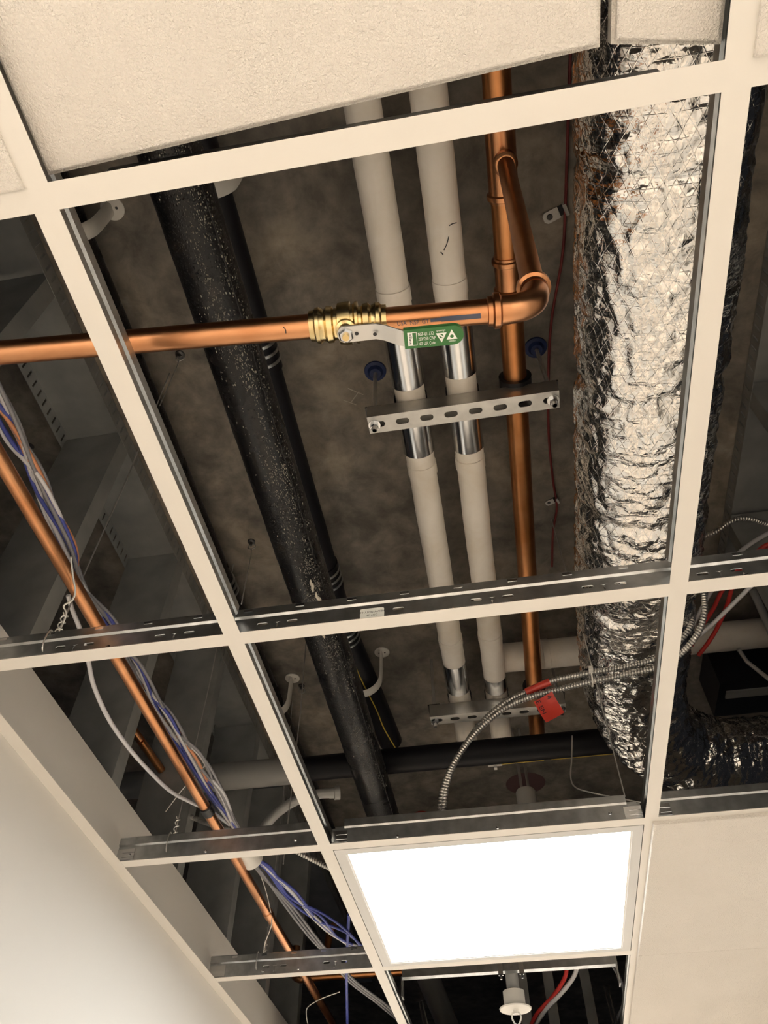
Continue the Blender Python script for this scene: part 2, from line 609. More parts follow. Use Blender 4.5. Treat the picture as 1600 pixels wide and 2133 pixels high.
rail('y', 0.0, -W + 0.012, W - 0.012, 'cross_tee', 'long cream cross tee on the left, running past the black pipe')
rail('y', 0.0, W + 0.012, 3 * W - 0.012, 'cross_tee', 'cream cross tee left of the lit panel', rivets=[(0.93, 0.012), (1.05, 0.012)])
rail('y', 0.0, 3 * W + 0.012, 4.2 * W, 'cross_tee', 'cross tee left of the sprinkler, at the bottom edge')
rail('y', W, -W + 0.012, W - 0.012, 'cross_tee', 'long cream cross tee in front of the foil duct', bulb_in=0.004)
rail('y', W, W + 0.012, 3 * W - 0.012, 'cross_tee', 'cream cross tee between the lit panel and the right tiles', bulb_in=0.004)
rail('y', W, 3 * W + 0.012, 4.2 * W, 'cross_tee', 'cross tee right of the sprinkler, at the bottom edge')
rail('x', 0.0, 0.012, W - 0.012, 'cross_tee', 'wide cream cross tee below the shifted cream tiles', bulb_in=0.04)
rail('x', 0.0, WX + 0.024, -0.012, 'cross_tee', 'short cream cross tee at the top left corner')
rail('x', 0.0, W + 0.012, RXW - 0.024, 'cross_tee', 'short cream cross tee at the top right corner')
rail('x', 2 * W, 0.012, W - 0.012, 'cross_tee', 'steel cross tee along the near edge of the lit panel', bulb_in=0.024,
     rivets=[(0.14, 0.010), (0.33, 0.010), (0.54, 0.020)], clip=[(0.012, 0.042), (W - 0.044, W - 0.012)])
rail('x', 2 * W, WX + 0.008, -0.012, 'cross_tee', 'short steel cross tee fixed to the left wall beside hanging wire',
     rivets=[(-0.24, 0.012), (WX + 0.034, 0.018), (-0.06, 0.02)], clip=[(WX + 0.008, WX + 0.044)])
rail('x', 2 * W, W + 0.012, RXW - 0.024, 'cross_tee', 'steel cross tee above the right hand tiles', bulb_in=0.004, clip=[(W + 0.012, W + 0.04)])


# ------------------------------------------------------------------ ceiling tiles
def tile(corners, z, label, th=0.016, lip=0.006, inset=0.007):
    """corners: 4 xy points in order; visible face drops below a recessed lip"""
    cx = sum(p[0] for p in corners) / 4
    cy = sum(p[1] for p in corners) / 4

    def ins(d):
        out = []
        for x, y in corners:
            out.append((x - d * (1 if x > cx else -1), y - d * (1 if y > cy else -1)))
        return out
    loops = [(ins(inset), z), (ins(inset - 0.0015), z + 0.001), (ins(inset - 0.002), z + lip), (ins(0), z + lip), (ins(0), z + th)]
    vs = [(x, y, h) for l, h in loops for x, y in l]
    fs = [(3, 2, 1, 0), tuple(range(16, 20))]
    for k in range(4):
        for i in range(4):
            j = (i + 1) % 4
            fs.append((k * 4 + i, k * 4 + j, (k + 1) * 4 + j, (k + 1) * 4 + i))
    return MB().add(vs, fs).build('ceiling_tile', 'tile', smooth=False, label=label, cat='ceiling tile', group='cream ceiling tiles')


tile([(0.006, -0.60), (0.502, -0.60), (0.5015, -0.034), (0.006, -0.013)], 0.014, 'large textured cream tile pushed askew across the top left', 0.018, 0.007, 0.005)
tile([(0.512, -0.60), (0.603, -0.60), (0.603, -0.018), (0.512, -0.033)], 0.022, 'narrow cut cream tile hanging over the foil duct at the top', 0.018, 0.006, 0.005)
tile([(WX + 0.002, -0.60), (-0.003, -0.60), (-0.003, -0.003), (WX + 0.002, -0.003)], -0.004, 'cream tile at the top left corner left of the long tee', 0.018, 0.0055, 0.009)
tile([(W + 0.003, -0.60), (RXW - 0.002, -0.60), (RXW - 0.002, -0.003), (W + 0.003, -0.003)], -0.004, 'cream tile at the top right corner', 0.018, 0.0055, 0.009)
tile([(W + 0.003, 2 * W + 0.003), (RXW - 0.002, 2 * W + 0.003), (RXW - 0.002, 3 * W - 0.0005), (W + 0.003, 3 * W - 0.0005)], -0.008, 'smooth cream tile directly right of the lit panel', 0.020, 0.0095, 0.0012)
tile([(W + 0.003, 3 * W + 0.0005), (RXW - 0.002, 3 * W + 0.0005), (RXW - 0.002, 4 * W - 0.003), (W + 0.003, 4 * W - 0.003)], -0.008, 'smooth cream tile at the bottom right corner', 0.020, 0.0095, 0.0012)


# ------------------------------------------------------------------ lit ceiling panels
def troffer(x0, y0, label, lamp='emit'):
    x1, y1 = x0 + W, y0 + W
    t = thing('ceiling_light', label, 'ceiling light', ((x0 + x1) / 2, (y0 + y1) / 2, 0.0), 'lit ceiling panels')
    e = 0.0135
    f = MB()
    o = (x0 + e, y0 + e, x1 - e, y1 - e)
    i_ = (x0 + 0.034, y0 + 0.032, x1 - 0.032, y1 - 0.030)
    f.plate([(o[0], o[1]), (o[2], o[1]), (o[2], o[3]), (o[0], o[3])], [[(i_[0], i_[1]), (i_[2], i_[1]), (i_[2], i_[3]), (i_[0], i_[3])]],
            lambda x, y, w_: Vector((x, y, -0.0005 + w_)), 0.004)
    f.build('frame', 'frame', t, smooth=False)
    r = MB()
    g = 0.0035
    for a_, b_ in (((i_[0], i_[1], 0.001), (i_[0] + g, i_[3], 0.003)), ((i_[2] - g, i_[1], 0.001), (i_[2], i_[3], 0.003)),
                   ((i_[0] + g, i_[1], 0.001), (i_[2] - g, i_[1] + g, 0.003)), ((i_[0] + g, i_[3] - g, 0.001), (i_[2] - g, i_[3], 0.003))):
        r.box(a_, b_)
    r.build('bezel', 'white', t, smooth=False)
    MB().box((i_[0] + 0.0005, i_[1] + 0.0005, 0.0031), (i_[2] - 0.0005, i_[3] - 0.0005, 0.0040)).build('diffuser', lamp, t, smooth=False)
    h = MB()
    h.box((x0 + 0.015, y0 + 0.015, 0.0042), (x1 - 0.015, y1 - 0.015, 0.048))
    h.build('housing', 'galv', t, smooth=False)
    return t


troffer(0, 2 * W, 'bright square lit ceiling panel near the bottom centre', 'emit_near')
for yy, s in ((-2 * W - 0.045, 'lit ceiling panel behind the viewer'), (-6 * W - 0.02, 'lit ceiling panel far behind the viewer'), (6 * W - 0.12, 'lit ceiling panel farther down the corridor')):
    L = troffer(0, yy, s)


# ================================================================== ABOVE THE GRID
# ------------------------------------------------------------------ stud walls and slotted deck tracks
def track(x_near, x_far, y0, y1, label, sgn):
    """inverted channel with slotted legs; sgn = direction from near leg to far leg"""
    t = thing('slotted_track', label, 'metal track', ((x_near + x_far) / 2, (y0 + y1) / 2, 0.81), 'slotted deck tracks')
    MB().box((min(x_near, x_far), y0, DECK - 0.004), (max(x_near, x_far), y1, DECK - 0.0025)).build('web', 'stud', t, smooth=False)
    holes = []
    y = y0 + 0.02
    while y < y1 - 0.02:
        holes.append([(y, 0.821), (y + 0.0055, 0.821), (y + 0.0055, 0.849), (y, 0.849)])
        y += 0.0254
    for x in (x_near, x_far):
        m = MB()
        for k in range(0, len(holes), 12):                     # panels of twelve slots keep the plate cheap
            hs = holes[k:k + 12]
            a_ = y0 if k == 0 else hs[0][0][0] - 0.01
            b_ = y1 if k + 12 >= len(holes) else holes[k + 12][0][0] - 0.01
            m.plate([(a_, 0.81), (b_, 0.81), (b_, DECK - 0.004), (a_, DECK - 0.004)], hs, lambda s, h, w_, x=x: Vector((x + w_ - 0.0006, s, h)), 0.0012)
        m.build('leg', 'stud', t, smooth=False)
    return t


track(-0.448, -0.600, -0.25, 4.4, 'slotted steel track on the concrete deck above the left wall', -1)
track(1.030, 1.182, -0.25, 1.45, 'slotted steel track on the deck right of the foil duct', 1)


def stud(xn, xf, y, label, z0=-0.3):
    t = thing('metal_stud', label, 'metal stud', ((xn + xf) / 2, y, z0), 'bare wall studs')
    s = 1 if xf > xn else -1
    z1 = 0.845
    MB().box((min(xn, xf), y, z0), (max(xn, xf), y + 0.0012, z1)).build('web', 'stud', t, smooth=False)
    for x, e in ((xn, s), (xf, -s)):
        m = MB()
        x2 = x + e * 0.0012
        m.box((min(x, x2), y + 0.0012, z0), (max(x, x2), y + 0.041, z1))
        x3 = x + e * 0.012
        m.box((min(x2, x3), y + 0.0398, z0), (max(x2, x3), y + 0.041, z1))
        m.build('flange', 'stud', t, smooth=False)
    return t


names = ['first from the top left corner', 'second, meeting the thin copper pipe', 'third, beside the grey cable loop', 'fourth, behind the hanging wire',
         'fifth, beside the thin copper run', 'sixth, near the bottom edge', 'seventh, at the bottom edge']
for i in range(7):
    stud(-0.4492, -0.5988, 0.345 + 0.4064 * i, 'bare steel wall stud above the left wall, ' + names[i])
for i in range(4):
    stud(1.0312, 1.1808, 0.05 + 0.4064 * i, 'bare steel stud right of the foil duct, ' + ('topmost', 'second down', 'third down', 'lowest')[i], 0.0)

# ------------------------------------------------------------------ trapeze hangers
XL, XR, XV = 0.181, 0.551, 0.484
SB = 0.632            # underside of the strut
ST = SB + 0.041


def trapeze(y, label):
    t = thing('trapeze_hanger', label, 'pipe hanger', ((XL + XR) / 2, y, SB), 'pipe trapeze hangers')
    x0, x1 = 0.168, 0.564
    holes = []
    s = x0 + 0.0215
    while s < x1 - 0.018:
        holes.append(obround(s, y, 0.028, 0.014))
        s += 0.0508
    m = MB()
    m.plate([(x0, y - 0.0206), (x1, y - 0.0206), (x1, y + 0.0206), (x0, y + 0.0206)], holes, lambda x, yy, w_: Vector((x, yy, SB + w_)), 0.0026)
    for sg in (-1, 1):
        yo, yi = y + sg * 0.0206, y + sg * 0.0180
        m.box((x0, min(yo, yi), SB + 0.0026), (x1, max(yo, yi), ST))
        yj = y + sg * 0.0110
        m.box((x0, min(yi, yj), ST - 0.0026), (x1, max(yi, yj), ST))
    m.build('strut', 'strut', t, smooth=False)
    for x in (XL, XR):
        r = MB()
        r.tube([(x, y, SB - 0.022), (x, y, DECK)], 0.0047, 12)
        rod = r.build('rod', 'wire', t)
        for k in range(7):
            MB().lathe((x, y, SB - 0.022 + 0.0030 * k), (0, 0, 1), [(0, 0.0047), (0.0008, 0.0055), (0.0016, 0.0047)], 12).build('thread', 'wire', rod)
        MB().lathe((x, y, SB - 0.0025), (0, 0, 1), [(0, 0.0125), (0.0025, 0.0125)], 24).build('washer', 'shield', t)
        MB().lathe((x, y, SB - 0.0115), (0, 0, 1), [(0, 0.0075), (0.0015, 0.0092), (0.009, 0.0092)], 6).build('nut', 'shield', t, angle=20)
        MB().box((x - 0.018, y - 0.018, ST), (x + 0.018, y + 0.018, ST + 0.005)).build('square_washer', 'darksteel', t, smooth=False)
    return t


HY = (0.695, 1.75)
trapeze(HY[0], 'galvanised slotted strut hanging across the middle under the cream pipes')
trapeze(HY[1], 'lower slotted strut behind the red tag')
for i, (x, y) in enumerate(((XL, HY[0]), (XR, HY[0]))):
    a = MB()
    a.lathe((x, y, DECK), (0, 0, -1), [(0, 0.026), (0.004, 0.025), (0.006, 0.018), (0.014, 0.013)], 24)
    a.build('deck_anchor', 'anchor', label=('round blue anchor in the deck left of the cream pipes', 'round blue anchor in the deck right of the copper riser pipe')[i], cat='anchor', group='blue deck anchors')

# ------------------------------------------------------------------ cream insulated pipes
RW = 0.0325
ZP = ST + RW + 0.0015


def ypipe(name, x, z, r, y0, y1, m, parent, seg=32, wob=0.0):
    n = max(2, int((y1 - y0) / 0.02)) if wob else 1
    P, R_ = [], []
    for i in range(n + 1):
        y = y0 + (y1 - y0) * i / n
        P.append((x + wob * (noise.noise(Vector((x * 9, y * 5, 1))) if wob else 0), y, z + (wob * noise.noise(Vector((x * 9, y * 5, 7))) if wob else 0)))
        R_.append(r + wob * 0.7 * noise.noise(Vector((x * 5, y * 13, 3))) if wob else r)
    return MB().tube(P, r, seg, rad=R_).build(name, m, parent)


def half_shield(x, z, r, y0, y1, parent):
    m = MB()
    n = 22
    vs, fs = [], []
    for j, (y, lift) in enumerate(((y0, 0), (y1, 0))):
        for k in range(n + 1):
            a = PI * (1.02 + 0.96 * k / n) - 0.0
            for rr in (r, r + 0.0012):
                vs.append((x + rr * math.cos(a), y, z + rr * math.sin(a)))
    w_ = 2 * (n + 1)
    for k in range(n):
        o = 2 * k
        fs += [(o + 1, o + 3, w_ + o + 3, w_ + o + 1), (o, w_ + o, w_ + o + 2, o + 2), (o, o + 2, o + 3, o + 1), (w_ + o, w_ + o + 1, w_ + o + 3, w_ + o + 2)]
    fs += [(0, 1, w_ + 1, w_), (2 * n, w_ + 2 * n, w_ + 2 * n + 1, 2 * n + 1)]
    m.add(vs, fs)
    return m.build('shield', 'shield', parent, label='shiny curved steel shield')


for x, lab, sh in ((0.2605, 'left of the two cream insulated pipes, resting on the struts', ((0.515, 0.650), (0.718, 0.825), (1.573, 1.700), (1.79, 1.80))),
                   (0.3715, 'right of the two cream insulated pipes, with black pen marks', ((0.500, 0.640), (0.718, 0.832), (1.655, 1.715), (1.772, 1.82)))):
    t = thing('insulated_pipe', lab, 'pipe', (x, 0.8, ZP), 'cream insulated pipes')
    ypipe('jacket', x, ZP, RW, -0.9, 1.99, 'jacket', t, 36, 0.0012)
    for a_, b_ in sh:
        half_shield(x, ZP, RW + 0.0014, a_, b_, t)
    for ys in (0.435, 0.86, 1.47):
        MB().lathe((x, ys, ZP), (0, 1, 0), [(0, RW + 0.0004), (0.0004, RW + 0.0016), (0.030, RW + 0.0016), (0.0306, RW + 0.0004)], 36).build('lap_seam', 'jacket', t)
    for yc in HY:
        # strap clamp holding the pipe on the strut
        m = MB()
        n = 20
        vs, fs = [], []
        for k in range(n + 1):
            a = PI * (-0.05 + 1.10 * k / n)
            for rr in (RW + 0.0016, RW + 0.0034):
                for yy in (yc - 0.014, yc + 0.014):
                    vs.append((x + rr * math.cos(a), yy, ZP + rr * math.sin(a)))
        for k in range(n):
            o = 4 * k
            fs += [(o, o + 4, o + 5, o + 1), (o + 2, o + 3, o + 7, o + 6), (o, o + 2, o + 6, o + 4), (o + 1, o + 5, o + 7, o + 3)]
        m.add(vs, fs)
        m.build('clamp', 'darksteel', t)
    if x > 0.3:
        for (u0, v0), (u1, v1), (u2, v2) in (((936, 470), (943, 466), (951, 464)), ((935, 493), (931, 508), (925, 521)), ((918, 525), (921, 528), (923, 531))):
            pts = []
            for (u, v) in ((u0, v0), (u1, v1), (u2, v2)):
                p = at(u, v, ZP - RW)
                dx = max(-0.95, min(0.95, (p.x - x) / RW))
                z = ZP - (RW + 0.0012) * math.sqrt(1 - dx * dx)
                p = at(u, v, z)
                pts.append((p.x, p.y, z))
            MB().tube(spline(pts, 5), 0.0009, 6).build('pen_mark', 'ink', t)

# branch of insulated pipe leaving to the right
YB = at(1160, 1359, 0.765).y
t = thing('insulated_pipe', 'cream insulated branch pipe passing behind the copper pipe and foil duct', 'pipe', (0.9, YB, 0.765))
MB().tube([(0.405, YB, 0.765), (1.9, YB + 0.02, 0.765)], 0.043, 32).build('jacket', 'jacket', t)
for x in (0.470, 0.520):
    MB().lathe((x, YB, 0.765), (1, 0, 0), [(0, 0.0435), (0.0005, 0.0450), (0.020, 0.0450), (0.0205, 0.0435)], 32).build('lap_seam', 'jacket', t)

# ------------------------------------------------------------------ copper
RV = 0.0240
ZV = ST + RV + 0.001
YT = at(1040, 325, ZV).y            # the tee on the long copper pipe
t = thing('copper_pipe', 'long straight copper pipe running beside the cream pipes, with a tee', 'pipe', (XV, 0.7, ZV), 'copper pipes')
ypipe('tube', XV, ZV, RV, -0.9, 1.99, 'copper_old', t, 32)


def press(base, axis, r, L, m='copper', parent=None, name='press_collar'):
    """press-fit socket: sleeve with a raised bead near its mouth"""
    pr = [(0, r + 0.0004), (0.0005, r + 0.0024), (0.005, r + 0.0026), (0.007, r + 0.0062), (0.011, r + 0.0070), (0.015, r + 0.0062), (0.017, r + 0.0026), (L, r + 0.0024), (L + 0.0005, r + 0.0004)]
    return MB().lathe(base, axis, pr, 32).build(name, m, parent)


MB().lathe((XV, YT - 0.045, ZV), (0, 1, 0), [(0, RV), (0.0005, RV + 0.0022), (0.1015, RV + 0.0022), (0.102, RV)], 32).build('tee_body', 'copper', t)
press((XV, YT - 0.062, ZV), (0, 1, 0), RV, 0.022, 'copper', t)
press((XV, YT + 0.078, ZV), (0, -1, 0), RV, 0.022, 'copper', t)
press((XV, 0.405, ZV), (0, 1, 0), RV, 0.03, 'copper', t, 'coupling')
press((XV, 0.485, ZV), (0, -1, 0), RV, 0.052, 'copper', t, 'coupling')
MB().lathe((XV, 0.665, ZV), (0, 1, 0), [(0, RV + 0.010), (0.06, RV + 0.010)], 28).build('cushion', 'black', t)
MB().lathe((XV, 1.72, ZV), (0, 1, 0), [(0, RV + 0.010), (0.06, RV + 0.010)], 28).build('cushion', 'black', t)
MB().lathe((XV, 1.81, ZV), (0, 1, 0), [(0, RV + 0.001), (0.001, RV + 0.004), (0.03, RV + 0.004), (0.031, RV + 0.001)], 28).build('coupling', 'copper', t)

# the branch: drop, elbow and run to the valve
RB = 0.0143
HB_ = 0.105                      # height of the run
AX = Vector((1.0, 0.0729, 0.0)).normalized()      # the run is slightly skew to the grid


def RP(x):
    return Vector((x, 0.1967 + 0.0729 * x, HB_))


XE = 0.4545
PE = RP(XE)
YR = PE.y
top = Vector((XV + 0.003, YT + 0.003, ZV - RV))
bend = 0.034
t = thing('copper_pipe', 'copper branch dropping from the tee and bending left to the valve', 'pipe', (XE, YR, HB_), 'copper pipes')
dn = (PE - top).normalized()
e0 = PE - dn * bend
MB().tube([top, e0], RB, 28).build('drop_tube', 'copper_old', t)
MB().lathe(top - dn * 0.006, dn, [(0, RB + 0.005), (0.018, RB + 0.005), (0.021, RB + 0.0065), (0.026, RB + 0.0065), (0.028, RB + 0.004), (0.030, RB)], 28).build('branch_collar', 'copper', t)
arc = []
for k in range(13):
    f = k / 12
    p0, p1, p2 = e0 - dn * 0.004, PE, RP(XE - bend - 0.006)
    arc.append(p0 * (1 - f) ** 2 + p1 * 2 * f * (1 - f) + p2 * f * f)
MB().tube(arc, RB + 0.0022, 28).build('elbow', 'copper', t)
MB().lathe(e0 - dn * 0.030, dn, [(0, RB), (0.001, RB + 0.0025), (0.006, RB + 0.0028), (0.008, RB + 0.0062), (0.014, RB + 0.0062), (0.0165, RB + 0.0025), (0.022, RB + 0.0022)], 28).build('press_collar', 'copper', t)
xe = XE - bend
MB().lathe(RP(xe - 0.024), AX, [(0, RB), (0.001, RB + 0.0025), (0.006, RB + 0.0028), (0.008, RB + 0.0062), (0.014, RB + 0.0062), (0.0165, RB + 0.0026), (0.026, RB + 0.0022)], 28).build('press_collar', 'copper', t)
XV1 = at(803, 655, HB_ - RB).x        # right end of the valve
XV0 = at(641, 680, HB_ - RB).x        # left end of the valve
run = MB().tube([RP(XV1 - 0.01), RP(xe - 0.01)], RB, 32).build('run_tube', 'copper', t)


def wrap(x0, ang0):
    """map flat lettering onto the underside of the run; ang0 measured from straight down towards -y (image up)"""
    def f(x, y, w_):
        a = ang0 + y / RB
        r = RB + w_
        return RP(x0 + x) + Vector((0, -r * math.sin(a), -r * math.cos(a)))
    return f


text_mesh('USA  NSF  GT', 0.0072, wrap(XV1 + 0.011, -0.10), 0.0003, fit=0.036).build('stamp', 'bluink', run, smooth=False, label='faded dark stamped lettering')
bandm = MB()
n = 10
xa, xb = XV1 + 0.062, XV1 + 0.098
for (xa, xb, a0, a1) in ((XV1 + 0.049, XV1 + 0.061, -0.02, 0.26), (XV1 + 0.061, XV1 + 0.106, -0.06, 0.34)):
    f = wrap(0, 0)
    vs = []
    for k in range(n + 1):
        a = a0 + (a1 - a0) * k / n
        for x in (xa, xb):
            vs.append(RP(x) + Vector((0, -(RB + 0.0003) * math.sin(a), -(RB + 0.0003) * math.cos(a))))
    bandm.add(vs, [(2 * k, 2 * k + 2, 2 * k + 3, 2 * k + 1) for k in range(n)])
bandm.build('stamp_bar', 'bluink', run, smooth=False)

t = thing('copper_pipe', 'copper pipe running left from the valve and out past the wall', 'pipe', RP(-0.15), 'copper pipes')
XEND = -0.70
ylean = 0.0
MB().tube([RP(XEND), RP(XV0 + 0.012)], RB, 32).build('tube', 'copper', t)
MB().tube(spline([RP(XV0 - 0.028) + Vector((0, -0.008, -RB + 0.0022)), RP(XV0 - 0.026) + Vector((0, -0.005, -RB + 0.0006)), RP(XV0 - 0.0265) + Vector((0, -0.001, -RB - 0.0002))], 4), 0.0006, 6).build('pen_mark', 'ink', t)

# ------------------------------------------------------------------ ball valve with green lever
Lv = XV1 - XV0
valve = thing('ball_valve', 'brass ball valve on the copper run with a green-gripped steel lever', 'valve', RP((XV0 + XV1) / 2))
pr = []
for d, r in ((0, 0.0148), (0.0006, 0.0175), (0.006, 0.0180), (0.008, 0.0205), (0.012, 0.0212), (0.016, 0.0185), (0.018, 0.0185), (0.021, 0.0212), (0.027, 0.0205), (0.029, 0.0180), (0.034, 0.0180)):
    pr.append((d, r))
MB().lathe(RP(XV0), AX, pr, 32).build('press_end', 'brass', valve)
MB().lathe(RP(XV1), -AX, pr, 32).build('press_end', 'brass', valve)
c0 = (XV0 + XV1) / 2
hl = Lv / 2 - 0.032
MB().lathe(RP(c0 - hl), AX, [(0, 0.018), (0.002, 0.0235), (0.010, 0.0245), (hl * 1.25, 0.0245), (hl * 1.27, 0.0215), (2 * hl - 0.006, 0.0215), (2 * hl - 0.004, 0.0240), (2 * hl - 0.001, 0.0240), (2 * hl, 0.018)], 28).build('body', 'brass', valve)
HP = 0.058                         # height of the lever plate at the stem
ps = at(721, 697, HP)
sd = (RP(c0 - 0.004) - ps).normalized()
MB().lathe(ps + sd * 0.040, -sd, [(0, 0.0115), (0.022, 0.0115), (0.024, 0.0085), (0.036, 0.0085)], 20).build('stem', 'brass', valve)
HG = HP - 0.014                    # height of the lever at the grip
pj1, pj2 = at(790, 690, HP), at(833, 704, HG)
pg = at(966, 694, HG)
pm = at(842, 706, HG)


def ribbon(pts, half, th):
    m = MB()
    P = [Vector(p) for p in pts]
    vs, fs = [], []
    for i, p in enumerate(P):
        d = (P[min(i + 1, len(P) - 1)] - P[max(i - 1, 0)])
        side = Vector((-d.y, d.x, 0)).normalized()
        hw = half[i]
        for s_ in (-1, 1):
            for z in (0, th):
                vs.append(p + side * hw * s_ + Vector((0, 0, z)))
    for i in range(len(P) - 1):
        o = 4 * i
        fs += [(o, o + 4, o + 6, o + 2), (o + 1, o + 3, o + 7, o + 5), (o, o + 1, o + 5, o + 4), (o + 2, o + 6, o + 7, o + 3)]
    e = 4 * (len(P) - 1)
    fs += [(0, 2, 3, 1), (e, e + 1, e + 3, e + 2)]
    return m.add(vs, fs)


ux = (pj1 - ps).normalized()
pts = [ps - ux * 0.0095, ps - ux * 0.0075, ps - ux * 0.004, ps + ux * 0.004, pj1 - ux * 0.012, pj1 - ux * 0.004, pj1 + (pj2 - pj1) * 0.25, pj1 + (pj2 - pj1) * 0.75, pj2, pm, pg - (pg - pm) * 0.05]
lev = ribbon(pts, [0.002, 0.0065, 0.0095, 0.0095, 0.0092, 0.009, 0.009, 0.009, 0.009, 0.009, 0.008], 0.0022).build('lever', 'wire', valve, label='bare steel lever')
MB().lathe(ps + Vector((0, 0, 0.0005)), (0, 0, -1), [(0, 0.0088), (0.0035, 0.0088), (0.0055, 0.0070)], 6).build('stem_nut', 'shield', valve, angle=20)
MB().lathe(ps + Vector((0, 0, -0.004)), (0, 0, -1), [(0, 0.0042), (0.0045, 0.0038)], 16).build('stem_tip', 'brass', valve)
for f in (0.32, 0.70):
    pp = ps + (pj1 - ps) * f + (Vector((0, 0, -0.0001)) if f < 0.6 else (pj2 - pj1) * 0.28)
    MB().lathe(pp, (0, 0, -1), [(0, 0.0022), (0.0003, 0.0022)], 12).build('hole', 'black', lev)
gx = (pg - pm).normalized()
gy = Vector((gx.y, -gx.x, 0))          # towards image up
gl = (pg - pm).length
gw = 0.0112


def gmap(x, y, w_):
    return pm + gx * x + gy * y + Vector((0, 0, -0.0022 + 0.0 - w_))


out = [(0, -gw), (gl - gw, -gw)]
for k in range(1, 12):
    a = -PI / 2 + PI * k / 12
    out.append((gl - gw + gw * math.cos(a), gw * math.sin(a)))
out += [(gl - gw, gw), (0, gw)]
grip = MB().prism(out, lambda x, y, w_: gmap(x, y, -0.0065 + w_), 0.0065).build('grip', 'green', valve, smooth=False, label='green vinyl lever grip')
rows = ('NSF-61-372', '250F 250 CWP', 'NSF U.P. Code')
tx = gl * 0.235
for i, s in enumerate(rows):
    text_mesh(s, 0.0056, lambda x, y, w_, i=i: gmap(tx + x, 0.0030 - 0.0056 * i + y, w_), fit=gl * (0.26, 0.29, 0.28)[i]).build('lettering', 'print', grip, smooth=False)


def rect(x0, y0, x1, y1):
    return [(x0, y0), (x1, y0), (x1, y1), (x0, y1)]


MB().plate(rect(gl * 0.06, -0.0078, gl * 0.135, 0.0078), [], gmap, 0.0003).build('logo_block', 'print', grip, smooth=False)
text_mesh('viega', 0.0052, lambda x, y, w_: gmap(gl * 0.118 - y * 0.9, -0.0060 + x, w_ + 0.0002), fit=0.012).build('logo_lettering', 'ink', grip, smooth=False)
MB().plate(rect(gl * 0.135, -0.0078, gl * 0.215, 0.0078), [rect(gl * 0.143, -0.0072, gl * 0.207, 0.0072)], gmap, 0.0003).build('logo_outline', 'print', grip, smooth=False)
cx1, cx2 = gl * 0.625, gl * 0.80
circ = lambda cx, cy, r, n=14: [(cx + r * math.cos(2 * PI * k / n), cy + r * math.sin(2 * PI * k / n)) for k in range(n)]
MB().plate([(cx1 - 0.0058, 0.0040), (cx1, -0.0072), (cx1 + 0.0058, 0.0040)], [circ(cx1, 0.0004, 0.0024)], gmap, 0.0003).build('closed_symbol', 'print', grip, smooth=False)
MB().plate([(cx1 - 0.0022, 0.0010), (cx1 - 0.0010, 0.0022), (cx1 + 0.0022, -0.0002), (cx1 + 0.0010, -0.0014)], [], gmap, 0.0003).build('closed_bar', 'print', grip, smooth=False)
MB().plate([(cx2 - 0.0058, -0.0044), (cx2 + 0.0058, -0.0044), (cx2, 0.0070)], [circ(cx2, -0.0010, 0.0021)], gmap, 0.0003).build('open_symbol', 'print', grip, smooth=False)
text_mesh('closed', 0.0036, lambda x, y, w_: gmap(cx1 - x, 0.0078 - y, w_), align='CENTER', fit=0.0095).build('closed_lettering', 'print', grip, smooth=False)
text_mesh('open', 0.0036, lambda x, y, w_: gmap(cx2 - x, -0.0056 - y, w_), align='CENTER', fit=0.0072).build('open_lettering', 'print', grip, smooth=False)

# ------------------------------------------------------------------ black pipes
ZK, RK, XK = 0.455, 0.047, -0.007
t = thing('cast_iron_pipe', 'thick rough black cast iron pipe running through the middle left', 'pipe', (XK, 0.8, ZK))
P, R_ = [], []
for i in range(161):
    y = -1.0 + 3.75 * i / 160
    P.append((XK, y, ZK))
    R_.append(RK)
m = MB().tube(P, RK, 64, rad=R_)
for p in m.v:                                # lumpy casting
    d = Vector((p.x - XK, 0, p.z - ZK)).normalized()
    a = noise.noise(p * 24) * 0.0008 + max(0, noise.noise(p * 130) - 0.15) * 0.0016 * max(0, min(1, 0.6 + 1.6 * noise.noise(p * 6 + Vector((3, 1, 2)))))
    p += d * a
m.build('barrel', 'iron', t, angle=70)
rd = random.Random(5)
dv, df = [], []
cnt = 0
while cnt < 5200:
    y = rd.uniform(-0.05, 1.75)
    a = rd.gauss(0.55, 0.42)                      # angle from straight down towards the right hand side
    if abs(a) > 1.45:
        continue
    q = noise.noise(Vector((a * 2.6, y * 7, 3.1))) + 0.6 * noise.noise(Vector((a * 7, y * 20, 1.7)))
    if q < rd.uniform(-0.45, 0.75):
        continue
    cnt += 1
    r = rd.uniform(0.0005, 0.0012) if rd.random() < 0.9 else rd.uniform(0.0012, 0.0020)
    nrm = Vector((math.sin(a), 0, -math.cos(a)))
    tx_ = Vector((math.cos(a), 0, math.sin(a)))
    c = Vector((XK, y, ZK)) + nrm * (RK - 0.0002)
    b0 = len(dv)
    for ring, (rr, hh) in enumerate(((1.0, 0.0), (0.72, 0.55))):
        for k in range(6):
            t_ = 2 * PI * k / 6
            dv.append(c + (tx_ * math.cos(t_) + Vector((0, 1.7, 0)) * math.sin(t_)) * r * rr + nrm * r * hh)
    dv.append(c + nrm * r * 0.8)
    for k in range(6):
        k2 = (k + 1) % 6
        df += [(b0 + k, b0 + k2, b0 + 6 + k2, b0 + 6 + k), (b0 + 6 + k, b0 + 6 + k2, b0 + 12)]
MB().add(dv, df).build('tar_droplets', 'tar', t, angle=80, kind='stuff')
MB().tube([(XK + RK * 0.80, -1.0, ZK - RK * 0.62), (XK + RK * 0.80, 2.7, ZK - RK * 0.62)], 0.0014, 8).build('mould_seam', 'iron', t)
